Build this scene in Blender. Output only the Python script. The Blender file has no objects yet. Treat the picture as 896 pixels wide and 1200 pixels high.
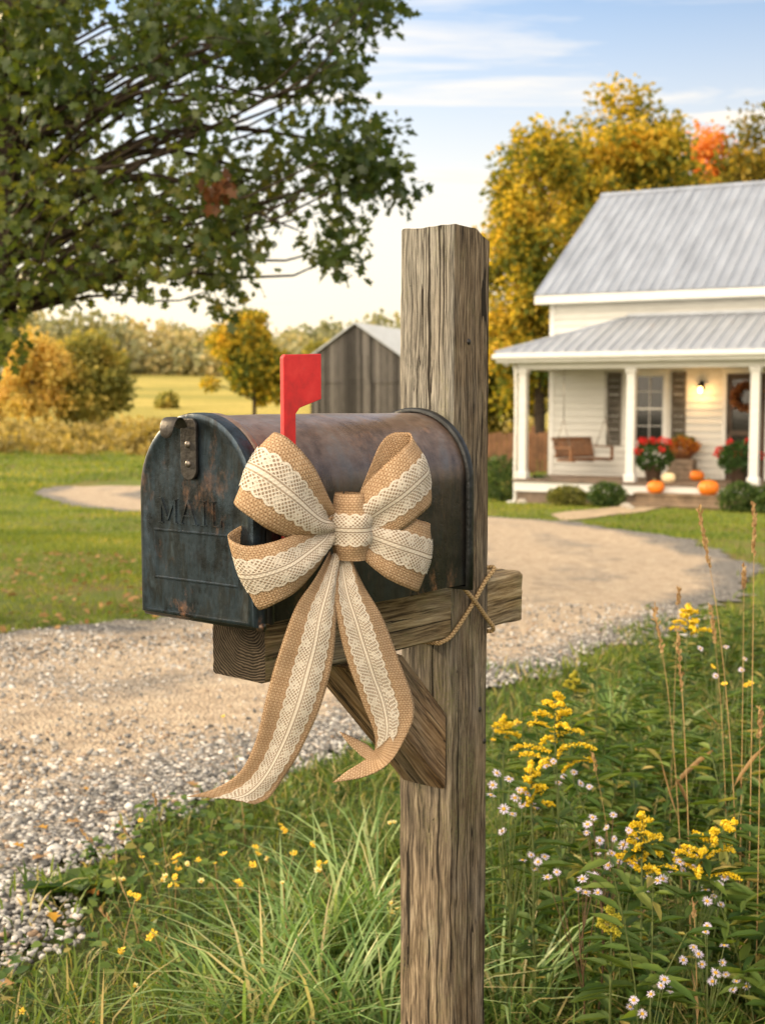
import bpy, math, random
import numpy as np
from mathutils import Vector, Matrix, noise as mnoise

random.seed(11)
rng = np.random.default_rng(11)
PI = math.pi
R = math.radians
scene = bpy.context.scene
COL = scene.collection

# ------------------------------------------------------------------ camera model (used to survey the place)
EYE = 1.40
FPX = 1500.0
PITCH = math.atan(130.0 / FPX)
cp_, sp_ = math.cos(PITCH), math.sin(PITCH)


def ray(u, v):
    a, b = (u - 448.0) / FPX, -(v - 600.0) / FPX
    return np.array([a, cp_ + b * sp_, -sp_ + b * cp_])


def at(u, v, d):
    """point on the sight line through (u, v) at forward distance y = d"""
    r = ray(u, v)
    return np.array([0, 0, EYE]) + r * (d / r[1])


def to_px(P):
    P = np.atleast_2d(P) - np.array([0, 0, EYE])
    f = P[:, 1] * cp_ - P[:, 2] * sp_
    up = P[:, 1] * sp_ + P[:, 2] * cp_
    f = np.maximum(f, 1e-3)
    return 448 + FPX * P[:, 0] / f, 600 - FPX * up / f


# ------------------------------------------------------------------ terrain
_py = np.array([-60, 3, 8, 16, 27, 45, 60, 80, 150, 260, 420, 900.0])
_pz = np.array([0, 0, -.10, -.38, -.76, -.76, -.55, .15, 2.3, 5.4, 13.0, 16.0])
_fy = np.linspace(-60, 900, 4801)
_fz = np.interp(_fy, _py, _pz)
for _ in range(3):
    _k = np.ones(15) / 15
    _fz = np.convolve(np.pad(_fz, 7, mode='edge'), _k, mode='valid')


def zt(x, y):
    x = np.asarray(x, float); y = np.asarray(y, float)
    z = np.interp(y, _fy, _fz)
    z = z + .02 * np.sin(x * .9 + 1.3) * np.sin(y * .7) + .012 * np.sin(2.3 * x + y * 1.1)
    far = np.clip((y - 60) / 120, 0, 1)
    return z + far * (1.2 * np.sin(x * .012 + 2.0) + .5 * np.sin(x * .045))


def ground_at(u, v):
    d = 3.0
    for _ in range(60):
        p = at(u, v, d)
        z = float(zt(p[0], p[1]))
        r = ray(u, v)
        nd = (z - EYE) / r[2] * r[1]
        d = .5 * d + .5 * max(1.0, min(nd, 400))
    p = at(u, v, d)
    return np.array([p[0], p[1], float(zt(p[0], p[1]))])


# ------------------------------------------------------------------ object helpers
def thing(name, label, cat, loc=(0, 0, 0), rz=0.0, group=None):
    o = bpy.data.objects.new(name, None)
    COL.objects.link(o)
    o.empty_display_size = .1
    o.location = tuple(float(c) for c in loc)
    o.rotation_euler = (0, 0, rz)
    o['label'] = label
    o['category'] = cat
    if group:
        o['group'] = group
    return o


def np_mesh(name, V, F, smooth=False, uv=None):
    """V (n,3); F a (m,k) array or list of arrays / list of tuples"""
    me = bpy.data.meshes.new(name)
    V = np.asarray(V, dtype=np.float32)
    if isinstance(F, np.ndarray):
        Fl = [F]
    elif len(F) and isinstance(F[0], np.ndarray) and F[0].ndim == 2:
        Fl = F
    else:
        by = {}
        for f in F:
            by.setdefault(len(f), []).append(f)
        Fl = [np.array(v_) for v_ in by.values()]
    me.vertices.add(len(V))
    me.vertices.foreach_set('co', V.ravel())
    loops = np.concatenate([f.ravel() for f in Fl]).astype(np.int32)
    tot = np.concatenate([np.full(len(f), f.shape[1]) for f in Fl]).astype(np.int32)
    st = np.concatenate([[0], np.cumsum(tot)[:-1]]).astype(np.int32)
    me.loops.add(len(loops))
    me.loops.foreach_set('vertex_index', loops)
    me.polygons.add(len(tot))
    me.polygons.foreach_set('loop_start', st)
    me.polygons.foreach_set('loop_total', tot)
    if smooth:
        me.polygons.foreach_set('use_smooth', np.ones(len(tot), dtype=bool))
    if uv is not None:
        l = me.uv_layers.new(name='UVMap')
        l.data.foreach_set('uv', np.asarray(uv, dtype=np.float32)[loops].ravel())
    me.update(calc_edges=True)
    me.validate()
    return me


def part(name, me, mat, parent=None, loc=None, rot=None):
    o = bpy.data.objects.new(name, me)
    COL.objects.link(o)
    if mat is not None:
        me.materials.clear()
        for m in (mat if isinstance(mat, (list, tuple)) else [mat]):
            me.materials.append(m)
    if parent is not None:
        o.parent = parent
    if loc is not None:
        o.location = tuple(float(c) for c in loc)
    if rot is not None:
        o.rotation_euler = rot
    return o


def structure(name, me, mat, kind='structure', label=None):
    o = part(name, me, mat)
    o['kind'] = kind
    if label:
        o['label'] = label
    return o


class MB:
    def __init__(s):
        s.v = []; s.f = []; s.mi = []

    def add(s, V, F, mi=0):
        b = len(s.v)
        s.v.extend([tuple(map(float, p)) for p in V])
        for f in F:
            s.f.append(tuple(int(i) + b for i in f)); s.mi.append(mi)
        return s

    def box(s, x0, x1, y0, y1, z0, z1, bev=0.0, mi=0, M=None):
        if bev <= 0:
            V = [(x, y, z) for x in (x0, x1) for y in (y0, y1) for z in (z0, z1)]
            F = [(0, 1, 3, 2), (4, 6, 7, 5), (0, 4, 5, 1), (2, 3, 7, 6), (0, 2, 6, 4), (1, 5, 7, 3)]
        else:
            # chamfered box
            b = min(bev, (x1 - x0) * .45, (y1 - y0) * .45, (z1 - z0) * .45)
            V = []; idx = {}
            for ix in (0, 1):
                for iy in (0, 1):
                    for iz in (0, 1):
                        X = (x0, x1)[ix]; Y = (y0, y1)[iy]; Z = (z0, z1)[iz]
                        dx = b if ix == 0 else -b; dy = b if iy == 0 else -b; dz = b if iz == 0 else -b
                        idx[ix, iy, iz] = len(V)
                        V += [(X, Y + dy, Z + dz), (X + dx, Y, Z + dz), (X + dx, Y + dy, Z)]
            g = lambda a, b_, c, k: idx[a, b_, c] + k
            F = []
            for a in (0, 1):
                F.append((g(a, 0, 0, 0), g(a, 1, 0, 0), g(a, 1, 1, 0), g(a, 0, 1, 0)))
                F.append((g(0, a, 0, 1), g(1, a, 0, 1), g(1, a, 1, 1), g(0, a, 1, 1)))
                F.append((g(0, 0, a, 2), g(1, 0, a, 2), g(1, 1, a, 2), g(0, 1, a, 2)))
            for a in (0, 1):
                for b_ in (0, 1):
                    F.append((g(0, a, b_, 1), g(1, a, b_, 1), g(1, a, b_, 2), g(0, a, b_, 2)))
                    F.append((g(a, 0, b_, 0), g(a, 1, b_, 0), g(a, 1, b_, 2), g(a, 0, b_, 2)))
                    F.append((g(a, b_, 0, 0), g(a, b_, 1, 0), g(a, b_, 1, 1), g(a, b_, 0, 1)))
            for k in idx.values():
                F.append((k, k + 1, k + 2))
        if M is not None:
            V = [tuple(M @ Vector(p)) for p in V]
        return s.add(V, F, mi)

    def tube(s, P, r, n=8, cap=True, mi=0):
        V, F = tube_geo(P, r, n, cap)
        return s.add(V, F, mi)

    def prism(s, poly, a0, a1, axis='x', mi=0):
        """poly: 2D points; extruded along axis from a0 to a1"""
        n = len(poly)
        def mk(p, a):
            return {'x': (a, p[0], p[1]), 'y': (p[0], a, p[1]), 'z': (p[0], p[1], a)}[axis]
        V = [mk(p, a0) for p in poly] + [mk(p, a1) for p in poly]
        F = [tuple(range(n))[::-1], tuple(range(n, 2 * n))]
        F += [(i, (i + 1) % n, n + (i + 1) % n, n + i) for i in range(n)]
        return s.add(V, F, mi)

    def lathe(s, prof, n=24, c=(0, 0, 0), ribs=0, ramp=0.0, mi=0):
        V = []; F = []
        m = len(prof)
        for i in range(n):
            a = 2 * PI * i / n
            k = 1 + ramp * (abs(math.cos(a * ribs / 2)) - .6) if ribs else 1
            for (r, z) in prof:
                V.append((c[0] + r * k * math.cos(a), c[1] + r * k * math.sin(a), c[2] + z))
        for i in range(n):
            j = (i + 1) % n
            for q in range(m - 1):
                F.append((i * m + q, j * m + q, j * m + q + 1, i * m + q + 1))
        return s.add(V, F, mi)

    def mesh(s, name, smooth=False):
        me = bpy.data.meshes.new(name)
        me.from_pydata(s.v, [], s.f)
        if any(s.mi):
            me.polygons.foreach_set('material_index', s.mi)
        if smooth:
            me.polygons.foreach_set('use_smooth', [True] * len(s.f))
        me.update()
        return me


def fix_normals(me):
    import bmesh
    b = bmesh.new(); b.from_mesh(me)
    bmesh.ops.recalc_face_normals(b, faces=b.faces)
    b.to_mesh(me); b.free()
    return me


def tube_geo(P, r, n=8, cap=True):
    P = np.asarray(P, float)
    m = len(P)
    r = np.broadcast_to(np.asarray(r, float), (m,))
    T = np.gradient(P, axis=0)
    T /= np.linalg.norm(T, axis=1)[:, None] + 1e-12
    ref = np.array([0, 0, 1.0]) if abs(T[0][2]) < .9 else np.array([1.0, 0, 0])
    nrm = np.cross(T[0], ref); nrm /= np.linalg.norm(nrm)
    V = []
    for i in range(m):
        nrm = nrm - T[i] * nrm.dot(T[i]); nrm /= np.linalg.norm(nrm) + 1e-12
        bi = np.cross(T[i], nrm)
        for k in range(n):
            a = 2 * PI * k / n
            V.append(P[i] + r[i] * (math.cos(a) * nrm + math.sin(a) * bi))
    F = []
    for i in range(m - 1):
        for k in range(n):
            k2 = (k + 1) % n
            F.append((i * n + k, i * n + k2, (i + 1) * n + k2, (i + 1) * n + k))
    if cap:
        F.append(tuple(range(n))[::-1])
        F.append(tuple((m - 1) * n + k for k in range(n)))
    return V, F


def catmull(P, n):
    P = np.asarray(P, float)
    Q = np.vstack([2 * P[0] - P[1], P, 2 * P[-1] - P[-2]])
    m = len(P) - 1
    t = np.linspace(0, m, n)
    out = []
    for x in t:
        i = min(int(x), m - 1); f = x - i
        a, b, c, d = Q[i], Q[i + 1], Q[i + 2], Q[i + 3]
        out.append(.5 * ((2 * b) + (-a + c) * f + (2 * a - 5 * b + 4 * c - d) * f * f + (-a + 3 * b - 3 * c + d) * f ** 3))
    return np.array(out)


def unit(a):
    return a / (np.linalg.norm(a, axis=-1, keepdims=True) + 1e-12)


def rand_dirs(n):
    return unit(rng.normal(size=(n, 3)))


TSTART = 8
# leaf clouds ---------------------------------------------------------------
SHAPE_OVAL = ([(0, 0), (-.30, .30), (-.28, .68), (0, 1), (.28, .68), (.30, .30)], [(0, 3, 2, 1), (0, 5, 4, 3)])
SHAPE_LANCE = ([(0, 0), (-.10, .28), (-.085, .65), (0, 1), (.085, .65), (.10, .28)], [(0, 3, 2, 1), (0, 5, 4, 3)])
SHAPE_OAK = ([(0, 0), (-.10, .18), (-.34, .30), (-.16, .46), (-.40, .66), (-.15, .74), (0, 1),
              (.15, .74), (.40, .66), (.16, .46), (.34, .30), (.10, .18)],
             [(0, 11, 1), (1, 11, 9, 3), (1, 3, 2), (11, 10, 9), (3, 9, 7, 5), (3, 5, 4), (9, 8, 7), (5, 7, 6)])


def leaf_geo(pos, axis, nrm, size, shape=SHAPE_OVAL, fold=.25, width=1.0, droop=.15):
    pts, faces = shape
    pts = np.array(pts, float)
    n = len(pos); k = len(pts)
    axis = unit(axis)
    side = unit(np.cross(axis, nrm))
    up = np.cross(side, axis)
    size = np.broadcast_to(np.asarray(size, float), (n,))
    x = pts[:, 0] * width; y = pts[:, 1]
    z = np.abs(x) * fold - droop * y * y
    V = pos[:, None, :] + size[:, None, None] * (x[None, :, None] * side[:, None, :] + y[None, :, None] * axis[:, None, :] + z[None, :, None] * up[:, None, :])
    base = (np.arange(n) * k)[:, None]
    by = {}
    for f in faces:
        by.setdefault(len(f), []).append((base + np.array(f)[None, :]))
    F = [np.concatenate(v_) for v_ in by.values()]
    return V.reshape(-1, 3), F


def merge_geo(L):
    """L: list of (V, Flist)"""
    Vs = []; by = {}; b = 0
    for V, F in L:
        V = np.asarray(V, float)
        Vs.append(V)
        if isinstance(F, np.ndarray):
            F = [F]
        if len(F) and not isinstance(F[0], np.ndarray):
            g = {}
            for f in F:
                g.setdefault(len(f), []).append(f)
            F = [np.array(q) for q in g.values()]
        for f in F:
            by.setdefault(f.shape[1], []).append(f + b)
        b += len(V)
    return np.vstack(Vs), [np.vstack(q) for q in by.values()]


def blades_geo(base, h, w, lean_dir, lean, curve=1.0):
    """grass blades: 4 levels, 8 verts"""
    n = len(base)
    h = np.broadcast_to(h, (n,)); w = np.broadcast_to(w, (n,)); lean = np.broadcast_to(lean, (n,))
    ld = np.stack([np.cos(lean_dir), np.sin(lean_dir), np.zeros(n)], 1)
    tw = lean_dir + PI / 2 + rng.normal(0, .5, n)
    sd = np.stack([np.cos(tw), np.sin(tw), np.zeros(n)], 1)
    V = np.zeros((n, 8, 3))
    for i, (t, ww) in enumerate(((0, .8), (.4, 1.0), (.75, .7), (1.0, .06))):
        off = lean * t ** (1 + curve)
        c = base + ld * (h * off)[:, None] + np.array([0, 0, 1.0]) * (h * (t - .45 * np.minimum(lean, 1.6) * t ** 2.4 * .8))[:, None]
        V[:, 2 * i] = c - sd * (w * ww * .5)[:, None]
        V[:, 2 * i + 1] = c + sd * (w * ww * .5)[:, None]
    b = (np.arange(n) * 8)[:, None]
    F = np.concatenate([b + np.array([[0, 1, 3, 2]]), b + np.array([[2, 3, 5, 4]]), b + np.array([[4, 5, 7, 6]])])
    return V.reshape(-1, 3), F


# ------------------------------------------------------------------ node helper
class NT:
    def __init__(s, name, world=False):
        if world:
            s.m = bpy.data.worlds.new(name)
        else:
            s.m = bpy.data.materials.new(name)
        s.m.use_nodes = True
        s.t = s.m.node_tree
        s.t.nodes.clear()

    def n(s, typ, ins=None, **props):
        nd = s.t.nodes.new(typ)
        for k, v in props.items():
            setattr(nd, k, v)
        for k, v in (ins or {}).items():
            s.set(nd.inputs[k], v)
        return nd

    def set(s, sock, v):
        if isinstance(v, bpy.types.NodeSocket):
            s.t.links.new(v, sock)
        elif v is not None:
            if hasattr(sock.default_value, '__len__') and isinstance(v, (tuple, list)) and len(sock.default_value) == 4 and len(v) == 3:
                v = (*v, 1)
            sock.default_value = v

    def math(s, op, a, b=None, c=None, clamp=False):
        nd = s.t.nodes.new('ShaderNodeMath'); nd.operation = op; nd.use_clamp = clamp
        s.set(nd.inputs[0], a)
        if b is not None: s.set(nd.inputs[1], b)
        if c is not None: s.set(nd.inputs[2], c)
        return nd.outputs[0]

    def mix(s, f, a, b, mode='MIX'):
        nd = s.t.nodes.new('ShaderNodeMix'); nd.data_type = 'RGBA'; nd.blend_type = mode
        s.set(nd.inputs[0], f); s.set(nd.inputs[6], a); s.set(nd.inputs[7], b)
        return nd.outputs[2]

    def ramp(s, f, stops, interp='LINEAR'):
        nd = s.t.nodes.new('ShaderNodeValToRGB')
        s.set(nd.inputs[0], f)
        cr = nd.color_ramp; cr.interpolation = interp
        while len(cr.elements) > 1:
            cr.elements.remove(cr.elements[-1])
        for i, (p, c) in enumerate(stops):
            e = cr.elements[0] if i == 0 else cr.elements.new(p)
            e.position = p
            if not isinstance(c, (tuple, list)): c = (c, c, c)
            e.color = (*c[:3], 1)
        return nd.outputs[0]

    def coord(s, which='Object'):
        return s.n('ShaderNodeTexCoord').outputs[which]

    def mapping(s, vec, scale=(1, 1, 1), loc=(0, 0, 0), rot=(0, 0, 0)):
        return s.n('ShaderNodeMapping', {'Vector': vec, 'Scale': scale, 'Location': loc, 'Rotation': rot}).outputs[0]

    def noise(s, vec, scale, detail=4, rough=.55, dist=0.0, out='Fac'):
        return s.n('ShaderNodeTexNoise', {'Vector': vec, 'Scale': scale, 'Detail': detail, 'Roughness': rough, 'Distortion': dist}).outputs[out]

    def voro(s, vec, scale, feature='F1', out='Distance', rnd=1.0):
        return s.n('ShaderNodeTexVoronoi', {'Vector': vec, 'Scale': scale, 'Randomness': rnd}, feature=feature).outputs[out]

    def bump(s, h, strength=.5, dist=.01, normal=None):
        nd = s.n('ShaderNodeBump', {'Height': h, 'Strength': strength, 'Distance': dist})
        if normal is not None: s.set(nd.inputs['Normal'], normal)
        return nd.outputs[0]

    def bsdf(s, color, rough=.6, metal=0.0, normal=None, spec=.5, **kw):
        ins = {'Base Color': color, 'Roughness': rough, 'Metallic': metal, 'Specular IOR Level': spec}
        ins.update(kw)
        nd = s.n('ShaderNodeBsdfPrincipled', ins)
        if normal is not None: s.set(nd.inputs['Normal'], normal)
        return nd.outputs[0]

    def out(s, sh):
        s.t.links.new(sh, s.n('ShaderNodeOutputMaterial').inputs[0])
        return s.m


def sepxyz(t, v):
    nd = t.n('ShaderNodeSeparateXYZ', {0: v})
    return nd.outputs[0], nd.outputs[1], nd.outputs[2]


# ------------------------------------------------------------------ materials
def mat_plain(name, color, rough=.6, metal=0.0, var=.12, scale=8.0, bump=.0, bscale=60.0, spec=.4):
    t = NT(name)
    c = t.coord()
    n = t.noise(c, scale, 5, .6)
    dark = tuple(x * (1 - var * 1.6) for x in color); light = tuple(min(1, x * (1 + var)) for x in color)
    col = t.ramp(n, [(.3, dark), (.7, light)])
    nm = t.bump(t.noise(c, bscale, 4), bump, .01) if bump else None
    return t.out(t.bsdf(col, rough, metal, nm, spec))


def mat_leaf(name, stops, trans=.4, rough=.55, tint=(1.25, 1.15, .5), spec=.25, clump=0.0):
    t = NT(name)
    g = t.n('ShaderNodeNewGeometry')
    f = g.outputs['Random Per Island']
    if clump:
        nz = t.noise(t.coord('Object'), clump, 2, .5)
        f = t.math('ADD', t.math('MULTIPLY', f, .55), t.math('MULTIPLY_ADD', nz, 1.5, -.53), clamp=True)
    col = t.ramp(f, stops)
    tc = t.mix(1.0, col, tint, 'MULTIPLY')
    a = t.bsdf(col, rough, 0, None, spec)
    b = t.n('ShaderNodeBsdfTranslucent', {'Color': tc}).outputs[0]
    return t.out(t.n('ShaderNodeMixShader', {0: trans, 1: a, 2: b}).outputs[0])


def mat_wood(name, cols, grain=230.0, gray=0.0, moss=0.0, bump=.7, crack=.8, stretch=.045, graydir=None, splits=()):
    """weathered timber, grain along local Z"""
    t = NT(name)
    o = t.coord()
    # slow wander of the grain
    w = t.noise(t.mapping(o, (5, 5, 1.6)), 1.6, 3, out='Color')
    ow = t.mix(.030, o, w, 'ADD')
    g1 = t.noise(t.mapping(ow, (1, 1, stretch)), grain, 6, .7)
    g2 = t.noise(t.mapping(ow, (1, 1, stretch * .9)), grain * .30, 5, .62)
    big = t.noise(t.mapping(o, (1, 1, .35)), 11, 5, .65)
    x, y, z = sepxyz(t, ow)
    fac = t.math('ADD', t.math('MULTIPLY', g1, .62), t.math('MULTIPLY', g2, .38))
    hair = t.noise(t.mapping(ow, (1, 1, stretch * .6)), grain * 2.1, 3, .6)
    fac = t.math('ADD', t.math('MULTIPLY', fac, .72), t.math('MULTIPLY', hair, .28))
    col = t.ramp(fac, [(.40, cols[0]), (.46, cols[1]), (.525, cols[2]), (.61, cols[3])])
    col = t.mix(t.ramp(big, [(.35, .0), (.7, .7)]), col, t.mix(1.0, col, (.58, .50, .42), 'MULTIPLY'))
    if gray:
        gf = t.ramp(t.noise(t.mapping(o, (1, 1, .3)), 14, 5, .65), [(.40, 0), (.66, gray)])
        gcol = t.ramp(fac, [(.38, (.028, .027, .024)), (.47, (.165, .157, .138)), (.62, (.44, .42, .37))])
        if graydir is not None:
            g = t.n('ShaderNodeTexCoord').outputs['Normal']
            d = t.n('ShaderNodeVectorMath', {0: g, 1: graydir}, operation='DOT_PRODUCT').outputs['Value']
            dm = t.math('MULTIPLY_ADD', d, 1.2, .15, clamp=True)
            hz = t.math('MULTIPLY_ADD', z, 1.3, -1.05, clamp=True)
            gf = t.math('MAXIMUM', t.math('MULTIPLY', gf, .40), t.math('MULTIPLY', t.math('MULTIPLY', dm, t.math('MULTIPLY_ADD', hz, .75, .18)), t.ramp(big, [(.2, .6), (.6, 1)])))
        col = t.mix(gf, col, gcol)
    if moss:
        mf = t.math('MULTIPLY', t.ramp(t.noise(t.mapping(o, (1, 1, .5)), 10, 6, .7), [(.5, 0), (.66, 1)]),
                    t.ramp(t.noise(o, 160, 3), [(.4, .1), (.6, 1)]))
        col = t.mix(t.math('MULTIPLY', mf, moss), col, (.17, .165, .07))
    # thin dark checks that open and close along the grain
    ck = t.noise(t.mapping(ow, (1, 1, .010)), 34, 3, .55)
    ridge_ = t.math('ABSOLUTE', t.math('SUBTRACT', ck, .5))
    wid_ = t.ramp(t.noise(t.mapping(o, (1, 1, .08)), 24, 3), [(.40, 0), (.64, .017)])
    ckm = t.math('LESS_THAN', ridge_, wid_)
    for (ax_, p0, zc, hl, wd) in splits:      # long open splits: axis, place, centre height, half length, width
        wan = t.math('MULTIPLY_ADD', t.noise(t.mapping(o, (1, 1, .6)), 5.0 + 3 * abs(p0) * 40, 3, .6), .020, -.010)
        dd_ = t.math('ABSOLUTE', t.math('SUBTRACT', t.math('ADD', (x, y)[ax_], wan), p0))
        en = t.math('SUBTRACT', 1.0, t.math('POWER', t.math('DIVIDE', t.math('ABSOLUTE', t.math('SUBTRACT', z, zc)), hl), 2.0), clamp=True)
        jag = t.math('MULTIPLY_ADD', t.noise(t.mapping(o, (1, 1, .5)), 60, 3), 1.2, .35)
        ckm = t.math('MAXIMUM', ckm, t.math('LESS_THAN', dd_, t.math('MULTIPLY', t.math('MULTIPLY', en, jag), wd)))
    # knots
    kv = t.n('ShaderNodeTexVoronoi', {'Vector': t.mapping(o, (1, 1, .42)), 'Scale': 7.5})
    kn_ = t.ramp(kv.outputs['Distance'], [(.045, 1), (.10, .35), (.16, 0)])
    col = t.mix(t.math('MULTIPLY', kn_, .75), col, (.045, .024, .012))
    col = t.mix(t.math('MULTIPLY', ckm, crack), col, (.014, .010, .007))
    h = t.math('SUBTRACT', t.math('MULTIPLY_ADD', g2, .8, g1), t.math('MULTIPLY', ckm, 1.6))
    nm = t.bump(h, bump, .005)
    return t.out(t.bsdf(col, .82, 0, nm, .22))


WOOD_BROWN = [(.016, .011, .007), (.088, .060, .036), (.205, .146, .088), (.42, .33, .22)]
M = {}
M['post'] = mat_wood('weathered_post_wood', WOOD_BROWN, 300, gray=.95, moss=.6, bump=.9, crack=.95, graydir=(-1, .0, .0), splits=((1, .008, 1.75, .42, .0030), (1, -.022, 1.9, .16, .0018), (1, .030, 1.55, .25, .0016), (1, -.012, .85, .35, .0022), (0, .018, 1.55, .30, .0016), (0, -.020, 1.0, .28, .0018), (0, .010, .75, .30, .0020)))
M['arm'] = mat_wood('weathered_arm_wood', [(.035, .023, .011), (.15, .10, .048), (.29, .21, .11), (.47, .37, .22)], 170, gray=.45, moss=.8, bump=.9, crack=.9, stretch=.05)
def mat_endgrain():
    t = NT('shaded_end_grain')
    o = t.coord()
    x, y, z = sepxyz(t, t.mix(.012, o, t.noise(o, 30, 3, out='Color'), 'ADD'))
    d = t.math('SQRT', t.math('ADD', t.math('POWER', t.math('ADD', x, .03), 2.0), t.math('POWER', t.math('ADD', y, .015), 2.0)))
    r = t.math('MULTIPLY_ADD', t.math('SINE', t.math('MULTIPLY', d, 1500.0)), .5, .5)
    f = t.math('ADD', t.math('MULTIPLY', r, .5), t.math('MULTIPLY', t.noise(o, 60, 5), .5))
    col = t.ramp(f, [(.2, (.012, .009, .007)), (.5, (.045, .034, .024)), (.8, (.10, .078, .055))])  # ring browns darkened with the shade under the door painted in
    return t.out(t.bsdf(col, .9, 0, t.bump(f, .8, .004), .15))


M['endgrain'] = mat_endgrain()
M['brace'] = mat_wood('weathered_brace_wood', [(.035, .02, .010), (.14, .08, .038), (.26, .162, .082), (.40, .28, .16)], 190, gray=.35, moss=.2, bump=.9, crack=.9, stretch=.045)


def mat_metal_patina(name, door=False):
    t = NT(name)
    o = t.coord()
    big = t.noise(o, 9, 6, .62)
    streak = t.noise(t.mapping(o, (1, 1, .22)), 34, 6, .65)
    fine = t.noise(o, 130, 5, .7)
    x, y, z = sepxyz(t, o)
    f = t.math('ADD', t.math('MULTIPLY', big, .5), t.math('MULTIPLY', streak, .5))
    if door:
        col = t.ramp(f, [(.33, (.010, .011, .012)), (.43, (.024, .030, .036)), (.50, (.042, .062, .084)), (.56, (.027, .033, .037)), (.62, (.055, .076, .094)), (.72, (.060, .046, .037))])
    else:
        col = t.ramp(f, [(.33, (.014, .014, .015)), (.44, (.032, .031, .031)), (.52, (.058, .046, .039)), (.60, (.036, .040, .044)), (.72, (.10, .066, .046))])
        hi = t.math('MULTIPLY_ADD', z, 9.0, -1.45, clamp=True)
        col = t.mix(t.math('MULTIPLY', hi, .8), col, t.ramp(f, [(.36, (.17, .115, .095)), (.5, (.36, .245, .195)), (.62, (.38, .32, .29))]))  # brown top, lightened so its soft highlight is painted into the colour
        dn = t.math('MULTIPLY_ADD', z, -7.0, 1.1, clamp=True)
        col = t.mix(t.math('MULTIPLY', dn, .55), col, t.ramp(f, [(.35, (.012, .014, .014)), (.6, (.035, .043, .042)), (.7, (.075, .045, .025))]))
    mott = t.noise(t.mapping(o, (.5, 1, 1)), 70, 7, .72)
    col = t.mix(.30, col, t.ramp(mott, [(.34, .35), (.5, 1.0), (.68, 1.7)]), 'MULTIPLY')
    rust = t.ramp(t.noise(t.mapping(o, (1, 1, .6), (3, 1, 2)), 15, 8, .72), [(.56, 0), (.68, 1)])
    low = t.math('MULTIPLY_ADD', z, -20.0, 1.0, clamp=True)
    rf = t.math('MULTIPLY', rust, t.math('MULTIPLY_ADD', low, .4, .5))
    col = t.mix(rf, col, t.ramp(fine, [(.35, (.09, .035, .015)), (.65, (.26, .115, .045))]))
    spk = t.ramp(fine, [(.64, 0), (.72, 1)])
    col = t.mix(t.math('MULTIPLY', spk, .35), col, (.13, .12, .105))
    rough = t.ramp(t.math('ADD', t.math('MULTIPLY', fine, .4), t.math('MULTIPLY', big, .6)), [(.3, .20), (.7, .42)])
    metal = t.math('MULTIPLY_ADD', rf, -.9, .72)
    h = t.math('ADD', t.math('MULTIPLY', fine, .25), t.math('ADD', t.math('MULTIPLY', t.noise(o, 7, 2), 3.0), streak))
    nm = t.bump(h, .35, .004)
    return t.out(t.bsdf(col, rough, metal, nm, .5))


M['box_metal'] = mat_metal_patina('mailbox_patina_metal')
M['door_metal'] = mat_metal_patina('mailbox_door_metal', True)
M['dark_metal'] = mat_plain('dark_rim_metal', (.03, .032, .034), .42, .6, .3, 30, .2, 90)
M['latch_metal'] = mat_plain('latch_metal', (.040, .036, .034), .42, .6, .35, 40, .15, 120)
M['rivet'] = mat_plain('rivet_metal', (.16, .14, .125), .4, .8, .3, 90)
def mat_flag():
    t = NT('worn_red_paint')
    o = t.coord()
    n = t.noise(o, 28, 6, .65)
    col = t.ramp(n, [(.3, (.36, .006, .008)), (.55, (.62, .010, .013)), (.75, (.70, .035, .03))])
    ch = t.ramp(t.noise(o, 95, 7, .75), [(.68, 0), (.71, 1)])
    col = t.mix(t.math('MULTIPLY', ch, .8), col, (.14, .10, .085))
    return t.out(t.bsdf(col, t.ramp(n, [(.3, .32), (.7, .5)]), 0, t.bump(t.math('SUBTRACT', t.noise(o, 9, 3), t.math('MULTIPLY', ch, .3)), .3, .004), .5))


M['red'] = mat_flag()
M['red_edge'] = mat_plain('red_flag_edge_paint', (.52, .05, .05), .5, 0, .2, 60)


def mat_burlap():
    t = NT('burlap_weave')
    uv = t.coord('UV')
    wob = t.noise(uv, 60, 3, out='Color')
    uvw = t.mix(.0022, uv, wob, 'ADD')
    u, v, _ = sepxyz(t, uvw)
    k = PI / .0034
    su = t.math('ABSOLUTE', t.math('SINE', t.math('MULTIPLY', u, k))); sv = t.math('ABSOLUTE', t.math('SINE', t.math('MULTIPLY', v, k)))
    ck = t.math('MULTIPLY_ADD', t.math('MULTIPLY', t.math('SINE', t.math('MULTIPLY', u, k)), t.math('SINE', t.math('MULTIPLY', v, k))), .22, 0)
    weave = t.math('ADD', t.math('MAXIMUM', su, sv), ck)
    thu = t.noise(t.mapping(uv, (.05, 1, 1)), 300, 3); thv = t.noise(t.mapping(uv, (1, .05, 1)), 300, 3)
    th = t.math('MULTIPLY_ADD', t.math('ADD', thu, thv), .5, 0)
    slow = t.noise(uv, 22, 4)
    f = t.math('ADD', t.math('MULTIPLY', weave, .48), t.math('MULTIPLY', th, .50))
    col = t.ramp(f, [(.22, (.095, .052, .026)), (.50, (.31, .195, .110)), (.72, (.47, .325, .205)), (.95, (.68, .53, .38))])
    col = t.mix(t.ramp(slow, [(.35, 0), (.7, .3)]), col, t.mix(1.0, col, (.72, .66, .58), 'MULTIPLY'))
    nm = t.bump(f, .75, .0022)
    a = t.bsdf(col, .95, 0, nm, .08)
    b = t.n('ShaderNodeBsdfTranslucent', {'Color': col}).outputs[0]
    return t.out(t.n('ShaderNodeMixShader', {0: .15, 1: a, 2: b}).outputs[0])


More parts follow.
